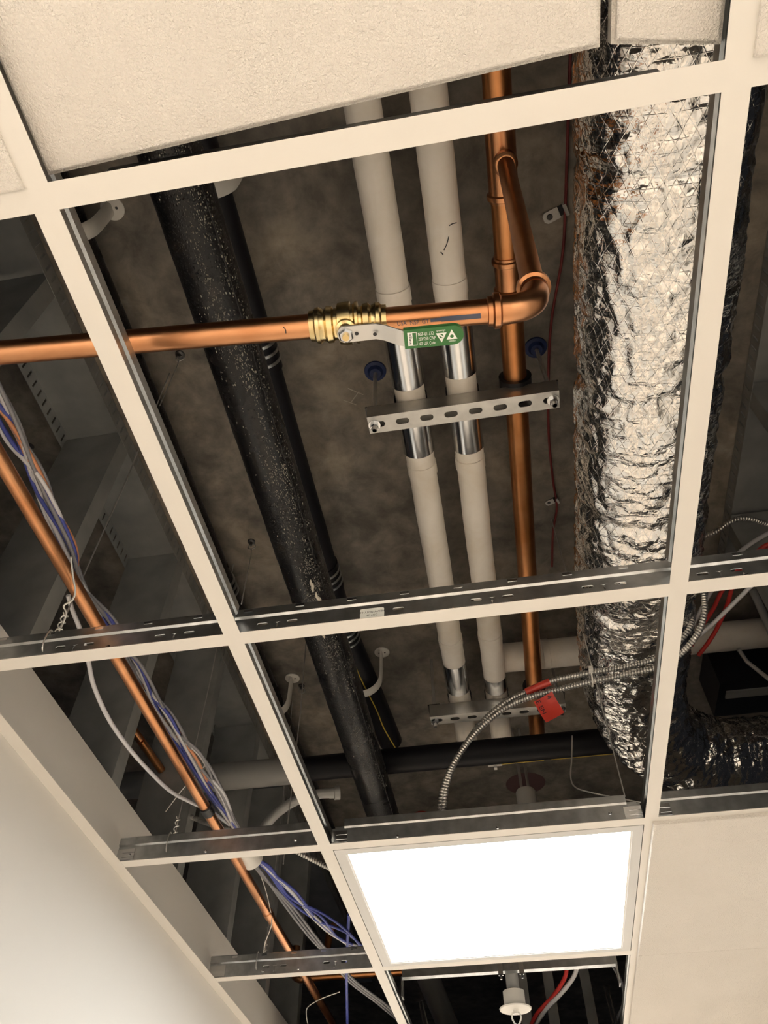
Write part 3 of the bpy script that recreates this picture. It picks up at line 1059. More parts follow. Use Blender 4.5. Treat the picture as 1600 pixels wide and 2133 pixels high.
for i, (u, v, s) in enumerate(((650, 1220, 1.0), (662, 1250, 1.3), (672, 1320, 0.8), (722, 1385, 0.7))):
    p0 = at(u, v, ZK - RK)
    dx = max(-0.9, min(0.9, (p0.x - XK) / RK))
    z = ZK - RK * math.sqrt(1 - dx * dx)
    p0 = at(u, v, z)
    P_ = [(p0.x + 0.006 * s * noise.noise(Vector((i, k, 4.3))), p0.y + (k - 2) * 0.009 * s, z - 0.0005) for k in range(5)]
    MB().tube(spline(P_, 3), 0.0025, 8, rad=[0.0008 + 0.0028 * s * math.sin(PI * (j + 0.5) / 13.5) for j in range(13)]).build('paint_drip', 'chalk', t)

X2, Z2, R2 = -0.048, 0.765, 0.038
t = thing('black_pipe', 'slimmer black pipe behind the cast iron pipe, with a thin yellow line', 'pipe', (X2, 0.8, Z2), 'slim black pipes')
path = spline([(X2, -1.0, Z2), (X2, 0.3, Z2), (X2, 1.0, Z2), (X2 + 0.004, 1.42, Z2), (X2 + 0.030, 1.75, Z2), (X2 + 0.052, 2.03, Z2)], 10)
MB().tube(path, R2, 32).build('barrel', 'blackfoam', t)
for yc in (0.555, 1.235, 1.47):
    xx = X2 + (0.006 if yc > 1.4 else 0)
    MB().lathe((xx, yc - 0.045, Z2), (0, 1, 0), [(0, R2 + 0.001), (0.001, R2 + 0.0035), (0.089, R2 + 0.0035), (0.09, R2 + 0.001)], 32).build('coupling_sleeve', 'blackfoam', t)
    for k in (-0.022, 0.0, 0.022):
        MB().lathe((xx, yc + k - 0.004, Z2), (0, 1, 0), [(0, R2 + 0.0035), (0.0008, R2 + 0.0052), (0.0072, R2 + 0.0052), (0.008, R2 + 0.0035)], 32).build('band', 'galv', t)
ys = []
for u, v in ((716, 1312), (726, 1345), (740, 1385), (762, 1432), (786, 1480), (800, 1515), (823, 1556)):
    p0 = at(u, v, Z2 - R2 * 0.9)
    ys.append((p0.x, p0.y, Z2 - R2 * 0.93))
cl = lambda y: X2 + (0 if y < 1.3 else min(0.06, (y - 1.3) * 0.075))
ys2 = []
for x, y, z in ys:
    dx = max(-0.6, min(0.85, (x - cl(y)) / R2))
    ys2.append((cl(y) + R2 * dx, y, Z2 - (R2 + 0.001) * math.sqrt(1 - dx * dx)))
MB().tube(spline(ys2, 5), 0.0020, 8).build('yellow_line', 'yellow', t)

X3, Z3, R3 = -0.336, 0.775, 0.033
t = thing('black_pipe', 'slim black pipe half hidden behind the long left cross tee', 'pipe', (X3, 0.8, Z3), 'slim black pipes')
MB().tube([(X3, -1.0, Z3), (X3, 2.6, Z3)], R3, 32).build('barrel', 'iron', t)
for yc in (1.24,):
    for k in (-0.02, 0.0, 0.02):
        MB().lathe((X3, yc + k - 0.004, Z3), (0, 1, 0), [(0, R3 + 0.001), (0.0008, R3 + 0.004), (0.0072, R3 + 0.004), (0.008, R3 + 0.001)], 28).build('band', 'galv', t)

YX, ZX, RXP = 1.858, 0.580, 0.037
t = thing('black_pipe', 'black pipe crossing from left to right below the lower strut', 'pipe', (0, YX, ZX), 'slim black pipes')
m = MB().tube([(-1.6 + 0.02 * i, YX, ZX) for i in range(116)], RXP, 40)
m.build('barrel', 'blackfoam', t)
MB().tube([(-1.6, YX, ZX), (-0.28, YX, ZX)], RXP + 0.004, 36).build('grey_sleeve', 'greypipe', t, label='grey metal section')
for (u0, u1, v0, v1) in ((1040, 1132, 1583, 1577), (1146, 1278, 1577, 1579)):
    pts = []
    for k in range(5):
        f = k / 4
        p0 = at(u0 + (u1 - u0) * f, v0 + (v1 - v0) * f + (2 if k in (1, 2) else 0), ZX - RXP * 0.5)
        pts.append((p0.x, YX + RXP * 0.62, ZX - (RXP + 0.0008) * 0.785))
    MB().tube(spline(pts, 4), 0.0018, 8).build('yellow_line', 'yellow', t)
px = at(1030, 1588, ZX - RXP * 0.6).x
m = MB().box((px - 0.020, YX + RXP * 0.55, ZX - RXP * 0.86), (px + 0.022, YX + RXP * 0.80, ZX - RXP * 0.60))
m.box((px - 0.003, YX + RXP * 0.70, ZX - RXP * 1.05), (px + 0.006, YX + RXP * 1.0, ZX - RXP * 0.60))
m.build('white_clip', 'white', t, smooth=False)

# ------------------------------------------------------------------ foil wrapped duct
duct = thing('foil_duct', 'crinkled silver foil wrapped duct on the right, bending away at its lower end', 'duct', (0.70, 0.6, 0.36))
DX, DZ = 0.700, 0.482
cp = [(DX, -1.1, DZ), (DX - 0.002, -0.3, DZ), (DX - 0.006, 0.3, DZ), (DX - 0.008, 0.8, DZ), (DX - 0.002, 1.2, DZ), (DX + 0.004, 1.42, DZ), (DX + 0.045, 1.63, DZ), (DX + 0.15, 1.78, DZ), (DX + 0.30, 1.845, DZ),
      (DX + 0.50, 1.86, DZ), (DX + 0.80, 1.86, DZ), (DX + 1.2, 1.86, DZ)]
raw = spline(cp, 30)
L = [0.0]
for a_, b_ in zip(raw, raw[1:]):
    L.append(L[-1] + (b_ - a_).length)
NR, NS = 620, 150
pathD = []
j = 0
for i in range(NR + 1):
    s = L[-1] * i / NR
    while j < len(L) - 2 and L[j + 1] < s:
        j += 1
    f = (s - L[j]) / max(1e-9, L[j + 1] - L[j])
    pathD.append((raw[j].lerp(raw[j + 1], f), s))
# hoops where the wrap is pinched or lapped: (arc length, depth)
hoops = [(0.62, 0.004), (0.98, 0.004), (1.30, 0.006), (1.66, 0.007), (1.78, 0.005), (1.93, 0.008), (2.10, 0.005), (2.2, 0.006), (2.33, 0.008), (2.47, 0.006), (2.62, 0.009), (2.75, 0.007), (2.9, 0.01), (3.02, 0.008), (3.2, 0.01), (3.35, 0.008)]
m = MB()
uvs, vs, fs = [], [], []
up = Vector((0, 0, 1))
for i, (p, s) in enumerate(pathD):
    tg = (pathD[min(i + 1, NR)][0] - pathD[max(i - 1, 0)][0]).normalized()
    side = tg.cross(up).normalized()
    taper = max(0.0, min(1.0, (s - 2.35) / 0.7))
    r0 = 0.126 - 0.020 * taper
    wr = max(0.25, min(1.0, (s - 1.7) / 0.6)) * (1.0 - 0.5 * max(0.0, min(1.0, (s - 2.8) / 0.3)))          # more cross wrinkles towards the bend
    for k in range(NS):
        a = 2 * PI * k / NS
        ca, sa = math.cos(a), math.sin(a)
        # slightly flattened round section
        rr = r0 * (1 - 0.025 * math.cos(4 * a))
        q = Vector((s, a * r0, 0))
        q3 = Vector((s * 1.0, r0 * ca, r0 * sa))
        d = 0.0045 * noise.noise(q3 * 7)
        rid = 1 - abs(noise.noise(Vector((q3.x * 34, q3.y * 13, q3.z * 13)) + noise.noise_vector(q3 * 8) * 1.4))
        d += (rid ** 3 - 0.4) * 0.0075 * wr
        rid2 = 1 - abs(noise.noise(Vector((q3.x * 18, q3.y * 30, q3.z * 30)) + noise.noise_vector(q3 * 16) * 1.2))
        d += (rid2 ** 3 - 0.4) * 0.0052
        d += noise.noise(q3 * 75) * 0.0011
        for hs, hd in hoops:
            x = (s - hs - 0.012 * noise.noise(Vector((a * 1.3, hs * 7, 2))) - 0.005 * noise.noise(Vector((a * 6, hs * 3, 5)))) / 0.013
            if abs(x) < 4:
                d -= hd * math.exp(-x * x) * (0.5 + 0.9 * max(0, noise.noise(Vector((a * 2.2, hs * 5, 8))) + 0.4))
        vs.append(p + (side * ca + up * sa) * (rr + d))
        uvs.append((a * r0, s))
for i in range(NR):
    for k in range(NS):
        k2 = (k + 1) % NS
        fs.append((i * NS + k, i * NS + k2, (i + 1) * NS + k2, (i + 1) * NS + k))
m.add(vs, fs)
m.uv = uvs
m.build('wrap', 'foil', duct, angle=60)

# ------------------------------------------------------------------ armoured cables
def armour(name, pts, r, label, group=None, pitch=0.0062, parent=None):
    c = spline(pts, 14)
    Ls = [0.0]
    for a_, b_ in zip(c, c[1:]):
        Ls.append(Ls[-1] + (b_ - a_).length)
    n = int(Ls[-1] / (pitch / 4))
    P, R_ = [], []
    j = 0
    for i in range(n + 1):
        s = Ls[-1] * i / n
        while j < len(Ls) - 2 and Ls[j + 1] < s:
            j += 1
        f = (s - Ls[j]) / max(1e-9, Ls[j + 1] - Ls[j])
        P.append(c[j].lerp(c[j + 1], f))
        R_.append(r * (1.0, 1.06, 0.97, 0.80)[i % 4])
    return MB().tube(P, r, 14, rad=R_).build(name, 'armour', parent, angle=50, label=label, cat='cable' if parent is None else None, group=group)


AG = 'armoured cables'
up_pts = [(922, 1704, .06), (932, 1630, .13), (955, 1575, .19), (1000, 1510, .26), (1050, 1465, .30), (1100, 1440, .325), (1150, 1418, .335), (1225, 1402, .335), (1310, 1387, .335), (1380, 1366, .338), (1428, 1322, .36), (1443, 1285, .40), (1437, 1240, .47)]
lo_pts = [(916, 1712, .06), (922, 1650, .11), (944, 1592, .17), (990, 1527, .24), (1050, 1476, .285), (1110, 1450, .305), (1160, 1437, .312), (1230, 1420, .314), (1315, 1402, .314), (1392, 1382, .316), (1447, 1330, .33), (1467, 1280, .36), (1466, 1225, .42)]
armour('armoured_cable', [at(*p) for p in up_pts], 0.0064, 'upper of the two armoured cables arching to the lit panel, with red tape', AG)
armour('armoured_cable', [at(*p) for p in lo_pts], 0.0064, 'lower of the two armoured cables arching to the lit panel', AG)
armour('armoured_cable', [at(u, v, h) for u, v, h in ((395, 1700, .30), (430, 1714, .27), (480, 1726, .23), (530, 1738, .20), (590, 1760, .18), (640, 1785, .16), (700, 1815, .14), (770, 1850, .12))], 0.0062,
       'armoured cable crossing behind the thin copper pipe at lower left', AG)
armour('armoured_cable', [at(u, v, h) for u, v, h in ((1452, 1122, .62), (1490, 1108, .62), (1525, 1085, .62), (1560, 1080, .62), (1610, 1096, .62))], 0.0058, 'dark armoured cable arching right of the foil duct', AG)
# red tape and tag
tp = [at(u, v, h) for u, v, h in ((1096, 1442, .3245), (1120, 1431, .330), (1146, 1420, .3345))]
m = MB().tube(spline(tp, 4), 0.0084, 18)
m.build('tape_wrap', 'redtape', label='band of red tape around the upper armoured cable', cat='tape')
hT = 0.285
tagc = [at(1112, 1462, .300), at(1150, 1440, .300), at(1177, 1479, .275), at(1138, 1504, .275)]
tagT = thing('red_tag', 'red tag with black handwriting hanging from the armoured cables', 'tag', tagc[0])
m = MB()
e1, e2 = tagc[1] - tagc[0], tagc[3] - tagc[0]
nn = e1.cross(e2).normalized()
if nn.z > 0:
    nn = -nn
nx, ny = 6, 8


def tagp(f, g, w_=0.0):
    b_ = 0.004 * math.sin(g * 2.6) + 0.002 * math.sin(f * 3)
    return tagc[0] + e1 * f + e2 * g + nn * (b_ + w_)


vs = [tagp(i / nx, k / ny) for k in range(ny + 1) for i in range(nx + 1)] + [tagp(i / nx, k / ny, -0.0005) for k in range(ny + 1) for i in range(nx + 1)]
o2 = (nx + 1) * (ny + 1)
fs = []
for k in range(ny):
    for i in range(nx):
        a_ = k * (nx + 1) + i
        fs += [(a_, a_ + 1, a_ + nx + 2, a_ + nx + 1), (o2 + a_, o2 + a_ + nx + 1, o2 + a_ + nx + 2, o2 + a_ + 1)]
m.add(vs, fs)
m.build('label', 'redtape', tagT)
w1, w2 = e1.length, e2.length
for s, f0, g0, sz in (('E EN', 0.10, 0.02, 0.016), ('4', 0.66, 0.06, 0.016)):
    text_mesh(s, sz, lambda x, y, w_, f0=f0, g0=g0: tagp(f0 + y / w1, g0 + x / w2, 0.0006)).build('lettering', 'ink', tagT, smooth=False)
# cable tie
ct = at(1229, 1411, .325)
m = MB()
m.tube([ct + Vector((0.002, 0.020 * math.cos(a), 0.019 * math.sin(a))) for a in [2 * PI * k / 20 for k in range(21)]], 0.002, 8, cap=False)
m.box((ct.x - 0.003, ct.y - 0.034, ct.z - 0.004), (ct.x + 0.006, ct.y - 0.019, ct.z + 0.004))
m.build('cable_tie', 'white', label='pale cable tie binding the two armoured cables at the duct', cat='cable tie')


# ------------------------------------------------------------------ loose cables
def cable(pts, r, m, label, group=None, name='cable', n=8):
    return MB().tube(spline([at(*p) for p in pts], n), r, 10).build(name, m, label=label, cat='cable', group=group)


cable([(1605, 1108, .66), (1560, 1135, .64), (1528, 1165, .62), (1480, 1235, .60), (1450, 1290, .58), (1425, 1340, .56)], 0.0052, 'cwhite', 'white cable slanting behind the tee right of the duct, upper one', 'red and white cables right of the duct', 'data_cable')
cable([(1605, 1178, .50), (1560, 1225, .49), (1520, 1265, .48), (1478, 1305, .46), (1440, 1335, .44), (1400, 1362, .42)], 0.0050, 'cwhite', 'white cable crossing behind the armoured cable right of the duct, lower one', 'red and white cables right of the duct', 'data_cable')
cable([(1605, 1132, .60), (1585, 1143, .60), (1540, 1185, .58), (1505, 1230, .57), (1485, 1270, .56), (1462, 1305, .55), (1440, 1345, .54)], 0.0052, 'red', 'left red cable right of the foil duct', 'red and white cables right of the duct', 'alarm_cable')
cable([(1605, 1140, .58), (1570, 1165, .57), (1530, 1215, .55), (1515, 1260, .54), (1498, 1300, .53), (1478, 1335, .52), (1455, 1365, .51)], 0.0052, 'red', 'right red cable right of the foil duct', 'red and white cables right of the duct', 'alarm_cable')
cable([(1195, -40, .84), (1188, 120, .84), (1182, 300, .845), (1178, 420, .85), (1172, 530, .845), (1150, 660, .845), (1143, 760, .845), (1143, 900, .845), (1152, 1000, .85), (1160, 1055, .85), (1152, 1110, .84), (1150, 1180, .84)], 0.0030, 'darkred',
      'thin dark red cable running along the deck left of the duct', None, 'alarm_cable', 6)

# the thin copper pipe and the bundle beside the left wall
XC, ZC = -0.268, 0.125
t = thing('copper_pipe', 'thin copper pipe slanting along the left wall beside the cable bundle', 'pipe', (XC, 1.2, ZC), 'copper pipes')
MB().tube([(XC + 0.006, -0.15, ZC), (XC, 0.6, ZC), (XC - 0.004, 1.25, ZC), (XC - 0.012, 2.6, ZC)], 0.0112, 24).build('tube', 'copper', t)
MB().lathe((XC - 0.003, 1.245, ZC), (0, 1, 0), [(0, 0.0115), (0.001, 0.0135), (0.028, 0.0135), (0.029, 0.0115)], 24).build('dark_wrap', 'black', t)
MB().lathe((XC - 0.007, 1.76, ZC), (0, 1, 0), [(0, 0.0112), (0.001, 0.0128), (0.03, 0.0128), (0.031, 0.0112)], 24).build('coupling', 'copper', t)

BG = 'cables in the bundle along the left wall'
spec = [('blue', 'blue data cable in the bundle along the thin copper pipe', 'data_cable', 5), ('cwhite', 'white data cable in the bundle along the thin copper pipe', 'data_cable', 4),
        ('cgrey', 'dark grey data cable in the bundle along the thin copper pipe', 'data_cable', 4), ('peach', 'orange data cable in the bundle along the thin copper pipe', 'data_cable', 2)]
base = [(-40, 800, .165), (12, 905, .165), (70, 1020, .160), (130, 1150, .158), (165, 1225, .158), (215, 1320, .158), (262, 1400, .158), (330, 1505, .156), (390, 1590, .155), (440, 1665, .155), (480, 1715, .155), (512, 1768, .150)]
k = 0
for mm, lab, nm, cnt in spec:
    for c in range(cnt):
        rnd = random.Random(100 + k)
        pts = []
        for i, (u, v, h) in enumerate(base):
            tight = 0.45 if i in (4,) else (0.35 if i > 9 else 1.0)
            off = (rnd.random() - 0.5) * 40 * tight + {'blue': 16, 'cwhite': 14, 'cgrey': 20, 'peach': 14}[mm] * tight
            if mm == 'peach' and c == 0 and 1 < i < 4:
                off = (0, 0, 30, 24)[i]
            pts.append((u + off * 0.75, v - off * 0.55, h + (rnd.random() - 0.5) * 0.012 + 0.0016 * (k % 5)))
        if mm == 'peach':
            lab = ('orange data cable bowing out to the right of the bundle', 'orange data cable twisting through the lower bundle')[c]
        cable(pts, 0.0031, mm, lab, BG, nm)
        k += 1
cable([(142, 1240, .145), (150, 1268, .140), (168, 1315, .125), (183, 1372, .10), (196, 1430, .085), (228, 1500, .075), (270, 1560, .075), (310, 1605, .08), (355, 1648, .10), (400, 1672, .13), (440, 1690, .15), (478, 1718, .16)], 0.0038, 'cwhite',
      'single pale grey cable sagging in a loop left of the bundle', None, 'data_cable')
# sleeve and what leaves it
t = thing('conduit_sleeve', 'short pale sleeve with blue cables spilling out of its mouth', 'conduit', at(520, 1780, .15))
a0, a1 = at(498, 1752, .160), at(528, 1793, .145)
dv = (a1 - a0).normalized()
MB().lathe(a0, dv, [(0, 0.022), (0.002, 0.0245), ((a1 - a0).length, 0.0245), ((a1 - a0).length + 0.002, 0.023), ((a1 - a0).length - 0.004, 0.020)], 28).build('barrel', 'white', t)
SG = 'cables leaving the pale sleeve'
for c in range(7):
    rnd = random.Random(300 + c)
    o = [(rnd.random() - 0.5) * s_ for s_ in (10, 16, 26, 30, 30, 30)]
    pts = [(522 + o[0], 1782 - o[0] * 0.5, .148), (558 + o[1] * .7, 1812 - o[1] * .7, .135), (608 + o[2] * .7, 1862 - o[2] * .7, .120), (660 + o[3] * .7, 1912 - o[3] * .7, .110), (715 + o[4] * .7, 1950 - o[4] * .7, .105), (772 + o[5] * .7, 1985 - o[5] * .7, .10)]
    if c in (2, 5):
        cable(pts, 0.0032, 'cwhite', 'white data cable fanning out of the pale sleeve towards the lit panel', SG, 'data_cable')
    else:
        cable(pts, 0.0032, 'blue', 'blue data cable fanning out of the pale sleeve towards the lit panel', SG, 'data_cable')
for c in range(3):
    o = (c - 1) * 7
    cable([(516 + o * .3, 1785, .15), (545 + o * .5, 1820 + o, .13), (600 + o, 1885, .115), (650 + o, 1950, .105), (690 + o * .6, 1995, .10), (735 + o, 2045, .09), (800 + o, 2095, .085), (900 + o, 2180, .08)], 0.0034, 'cgrey', 'grey cable leaving the pale sleeve below the blue ones', SG, 'data_cable')
cable([(727, 1905, .12), (724, 1960, .105), (722, 2040, .09), (724, 2150, .07)], 0.0042, 'blue', 'single blue cable hanging straight down at the bottom', None, 'data_cable')

# ------------------------------------------------------------------ grey conduit bend behind the left tee
t = thing('conduit_bend', 'grey conduit with a sweeping bend behind the left cross tee', 'conduit', at(620, 1675, .40))
MB().tube(spline([at(u, v, h) for u, v, h in ((690, 1652, .44), (665, 1654, .435), (630, 1662, .42), (595, 1680, .40), (565, 1705, .375), (545, 1735, .35), (535, 1770, .32))], 8), 0.0135, 20).build('bend', 'greypipe', t)
ce = at(708, 1651, .445)
MB().lathe(ce, (at(680, 1653, .44) - ce), [(0, 0.019), (0.016, 0.019), (0.017, 0.0145), (0.030, 0.0145)], 20).build('connector', 'greypipe', t)


# ------------------------------------------------------------------ hook hangers on the deck
def hook(cx, y, r, label, side=1, zc=0.765):
    t = thing('hook_hanger', label, 'pipe hook', (cx, y, zc - r), 'pale hook hangers')
    pts = []
    for k in range(15):
        a = 0.0 - PI * k / 14 * 0.95
        pts.append((cx + side * r * math.cos(a), y, zc + r * math.sin(a)))
    pts = [(cx + side * (r + 0.001), y, DECK - 0.001), (cx + side * (r + 0.001), y, zc + 0.02)] + pts
    m = MB()
    P = [Vector(p) for p in pts]
    vs, fs = [], []
    for i, p in enumerate(P):
        d = (P[min(i + 1, len(P) - 1)] - P[max(i - 1, 0)]).normalized()
        nrm = Vector((0, 1, 0)).cross(d)
        w_ = 0.016
        for s_, q_ in ((-1, 0), (-0.6, 0.006), (0.6, 0.006), (1, 0)):
            vs.append(p + Vector((0, w_ * s_, 0)) - nrm * q_ * side)
        vs.append(p + nrm * 0.002 * side)
    for i in range(len(P) - 1):
        for k in range(5):
            k2 = (k + 1) % 5
            fs.append((i * 5 + k, i * 5 + k2, (i + 1) * 5 + k2, (i + 1) * 5 + k))
    e = 5 * (len(P) - 1)
    fs += [(4, 3, 2, 1, 0), (e, e + 1, e + 2, e + 3, e + 4)]
    m.add(vs, fs)
    m.build('strap', 'white', t, angle=50)
    b = Vector((cx + side * (r + 0.006), y, DECK))
    MB().lathe(b, (0, 0, -1), [(0, 0.024), (0.003, 0.024), (0.0045, 0.021)], 24).build('base_plate', 'white', t)
    for s_ in (-0.009, 0.009):
        MB().lathe(b + Vector((s_, 0, -0.0045)), (0, 0, -1), [(0, 0.003), (0.001, 0.002)], 10).build('screw', 'darksteel', t)
    return t


yh = at(783, 1368, DECK).y
hook(X2 + 0.018, yh - 0.02, 0.056, 'pale hook hanger cradling the black pipe with the yellow line', 1, Z2 - 0.004)
hook(X3 + 0.002, yh + 0.06, 0.050, 'pale hook hanger beside the left cross tee', 1, Z3 - 0.006)
hook(X2 - 0.004, 0.205, 0.056, 'pale hook hanger near the top, right of the cast iron pipe', 1, Z2 - 0.004)
hook(X3 + 0.002, 0.245, 0.050, 'pale hook hanger near the top left grid corner', 1, Z3 - 0.006)

# ------------------------------------------------------------------ hanger wires and deck eyes
WG = 'thin hanger wires'


def vwire(u, v, h0, label, ztop=DECK, twist=True, r=0.0013, wrap_y=None):
    p = at(u, v, h0)
    t = thing('hanger_wire', label, 'wire', p, WG)
    MB().tube([p, (p.x + 0.004, p.y + 0.003, (h0 + ztop) / 2), (p.x, p.y, ztop)], r, 8).build('strand', 'wire', t)
    if twist:
        pts = [p + Vector((0.0045 * math.cos(k * 0.9), 0.0045 * math.sin(k * 0.9), 0.010 + 0.0019 * k)) for k in range(26)]
        MB().tube(pts, 0.0012, 6).build('twist', 'wire', t)
        yy = wrap_y if wrap_y is not None else p.y
        pts = [Vector((p.x, yy + 0.0075 * math.cos(a), 0.038 + 0.020 * math.sin(a))) for a in [-PI * 0.75 + 2 * PI * 0.92 * k / 18 for k in range(19)]]
        MB().tube(spline([p + Vector((0, 0, 0.02))] + pts[9:] + pts[:4], 3), 0.0013, 6).build('loop', 'wire', t)
    return t


vwire(360, 1757, 0.045, 'hanger wire twisted on the short steel tee by the left wall', wrap_y=2 * W)
vwire(549, 2012, 0.045, 'hanger wire twisted on the far main tee at the bottom', wrap_y=3 * W)
vwire(113, 1335, 0.050, 'hanger wire hooked on the main tee at far left', wrap_y=W)
vwire(1302, 1660, 0.05, 'taut wire rising beside the elbow of the foil duct', twist=False)
vwire(590, 1800, 0.08, 'thin dark wire rising right of the blue cables', twist=False)
for pts, lab in ((((100, 1345, .055), (95, 1330, .06), (120, 1318, .075), (138, 1280, .085), (133, 1262, .09), (150, 1250, .095), (157, 1232, .10), (152, 1200, .105), (148, 1160, .11)), 'wavy bent wire tail at the far left of the main tee'),
                 (((1192, 1533, .30), (1191, 1580, .22), (1189, 1618, .16), (1199, 1640, .12), (1235, 1652, .10), (1290, 1663, .08), (1340, 1673, .062)), 'loose bent bright wire at the corner of the lit panel'),
                 (((345, 1690, .20), (375, 1650, .22), (400, 1622, .24), (433, 1588, .26)), 'crossed wire tail over the cable bundle'),
                 (((549, 1992, .07), (552, 1965, .085), (562, 1938, .10), (566, 1915, .115), (555, 1860, .14), (540, 1815, .16)), 'bent wire tail above the far main tee'),
                 (((708, 2066, .10), (670, 2080, .09), (642, 2097, .08), (638, 2115, .07), (643, 2140, .06)), 'bent grey wire end at the bottom edge')):
    MB().tube(spline([at(*p) for p in pts], 6), 0.0015, 8).build('loose_wire', 'wire', label=lab, cat='wire', group='loose bent wires')


def eye(u, v, label, tail):
    p = at(u, v, DECK)
    t = thing('deck_eye', label, 'eye screw', p, 'eye screws in the deck')
    MB().lathe(p, (0, 0, -1), [(0, 0.011), (0.004, 0.010), (0.006, 0.005), (0.016, 0.004)], 14).build('head', 'darksteel', t)
    MB().tube([p + Vector((0.010 * math.cos(a) + 0.004, 0, -0.022 + 0.010 * math.sin(a))) for a in [2 * PI * k / 16 for k in range(17)]], 0.0016, 6, cap=False).build('ring', 'wire', t)
    q = at(*tail)
    MB().tube(spline([p + Vector((0.004, 0.0, -0.03)), p.lerp(q, 0.35) + Vector((0.004, 0, 0.0)), q], 5), 0.0011, 6).build('wire_tail', 'wire', t)
    return t


eye(375, 738, 'eye screw with a wire left of the cast iron pipe, under the copper run', (333, 845, .62))
eye(524, 1128, 'eye screw with a wire left of the cast iron pipe, lower down', (503, 1258, .12))
eye(628, 1428, 'eye screw with a wire between the black pipes near the lower hook', (625, 1500, .7))
eye(62, 930, 'dark eye screw deep behind the left wall studs', (50, 960, .75))


def clip(u, v, label, big=True):
    p = at(u, v, DECK)
    t = thing('deck_clip', label, 'clip', p, 'bright clips on the deck')
    s = 1.0 if big else 0.7
    c, sn = math.cos(-0.35), math.sin(-0.35)

    def mp(x, y, w_):
        return p + Vector(((x * c - y * sn) * s, (x * sn + y * c) * s, -0.004 - w_))
    MB().plate([(-0.021, -0.006), (-0.015, -0.012), (0.012, -0.012), (0.012, 0.012), (-0.015, 0.012), (-0.021, 0.006)], [circ(-0.008, 0, 0.0065)], mp, 0.002).build('plate', 'wire', t, smooth=False)
    MB().lathe(mp(-0.008, 0, -0.003), (0, 0, -1), [(0, 0.006 * s), (0.006, 0.005 * s)], 14).build('pin', 'darksteel', t)
    MB().plate([(0.022, -0.012), (0.029, -0.012), (0.029, 0.012), (0.022, 0.012)], [], mp, 0.010).build('ear', 'wire', t, smooth=False)
    MB().plate([(0.011, -0.010), (0.023, -0.010), (0.023, 0.010), (0.011, 0.010)], [], lambda x, y, w_: mp(x, y, w_ - 0.004), 0.003).build('bridge', 'black', t, smooth=False)
    return t


clip(1152, 446, 'bright metal clip on the deck holding the dark red cable, upper one')
clip(1147, 1043, 'bright metal clip on the deck holding the dark red cable, lower one', False)
# chalk letter on the deck
pH = at(735, 823, DECK)
m = MB()
for a_, b_ in (((712, 832), (742, 843)), ((725, 809), (757, 822)), ((731, 838), (748, 815))):
    m.tube([at(a_[0], a_[1], DECK - 0.0002), at(b_[0], b_[1], DECK - 0.0002)], 0.0012, 6)
m.build('chalk_mark', 'chalk', label='scratched letter H on the concrete left of the strut', cat='marking')
for (u, v, r, lab) in ((1095, 1632, 0.075, 'round red paint stain on the deck behind the lit panel'), (878, 1697, 0.03, 'small red anchor on the deck left of the armoured cables')):
    p = at(u, v, DECK)
    MB().lathe(p, (0, 0, -1), [(0, r), (0.0008, r * 0.96)] if r > 0.05 else [(0, r), (0.008, r * 0.9), (0.012, r * 0.4), (0.03, r * 0.35)], 28).build('deck_mark' if r > 0.05 else 'deck_anchor', 'redpaint' if r > 0.05 else 'redplastic', label=lab, cat='stain' if r > 0.05 else 'anchor')

# ------------------------------------------------------------------ hanging white cap behind the lit panel
p = at(1097, 1662, 0.60)
t = thing('rod_hanger', 'white capped rod hanger with two steel prongs behind the lit panel', 'hanger', (p.x, p.y, 0.45))
MB().lathe((p.x, p.y, 0.42), (0, 0, 1), [(0, 0.032), (0.20, 0.032), (0.205, 0.029)], 28).build('cap', 'white', t)
for s_ in (-0.011, 0.011):
    MB().tube([(p.x + s_, p.y, 0.625), (p.x + s_, p.y, DECK)], 0.005, 10).build('prong', 'wire', t)

# ------------------------------------------------------------------ beyond the lit panel
SX, SY = 0.312, 2.155
t = thing('sprinkler', 'white pendent sprinkler with round ceiling cup at the bottom edge', 'sprinkler', (SX, SY, 0.0))
MB().tube([(SX, SY, 0.045), (SX, SY, 0.40)], 0.017, 24).build('drop_pipe', 'greypipe', t)
MB().lathe((SX, SY, 0.0), (0, 0, 1), [(0, 0.027), (0.001, 0.0285), (0.040, 0.0285), (0.041, 0.026)], 32).build('cup', 'white', t)
MB().lathe((SX, SY, -0.003), (0, 0, 1), [(0, 0.030), (0.0, 0.041), (0.003, 0.0425), (0.005, 0.040), (0.005, 0.030)], 36).build('rosette', 'white', t)
MB().tube([(SX, SY, 0.01), (SX, SY, -0.012)], 0.007, 14).build('nozzle', 'white', t)
for s_ in (-1, 1):
    MB().tube(spline([(SX + s_ * 0.008, SY, -0.008), (SX + s_ * 0.012, SY, -0.020), (SX + s_ * 0.006, SY, -0.034), (SX, SY, -0.038)], 4), 0.0022, 8).build('frame_arm', 'white', t)
MB().lathe((SX, SY, -0.042), (0, 0, 1), [(0, 0.006), (0.001, 0.0135), (0.0025, 0.0135), (0.004, 0.005)], 24).build('deflector', 'white', t)
t = thing('mounting_bar', 'grey steel mounting bar with clips holding the sprinkler drop', 'bracket', (0.3, SY, 0.085))
MB().box((0.016, SY - 0.0175 - 0.022, 0.078), (0.594, SY - 0.018, 0.098)).build('bar', 'galv', t, smooth=False)
for x in (SX - 0.034, SX + 0.022):
    MB().box((x, SY - 0.044, 0.066), (x + 0.013, SY - 0.0395, 0.102)).build('clip', 'shield', t, smooth=False)
    MB().lathe((x + 0.0065, SY - 0.044, 0.068), (0, 0, -1), [(0, 0.004), (0.012, 0.003)], 10).build('wing_screw', 'shield', t)
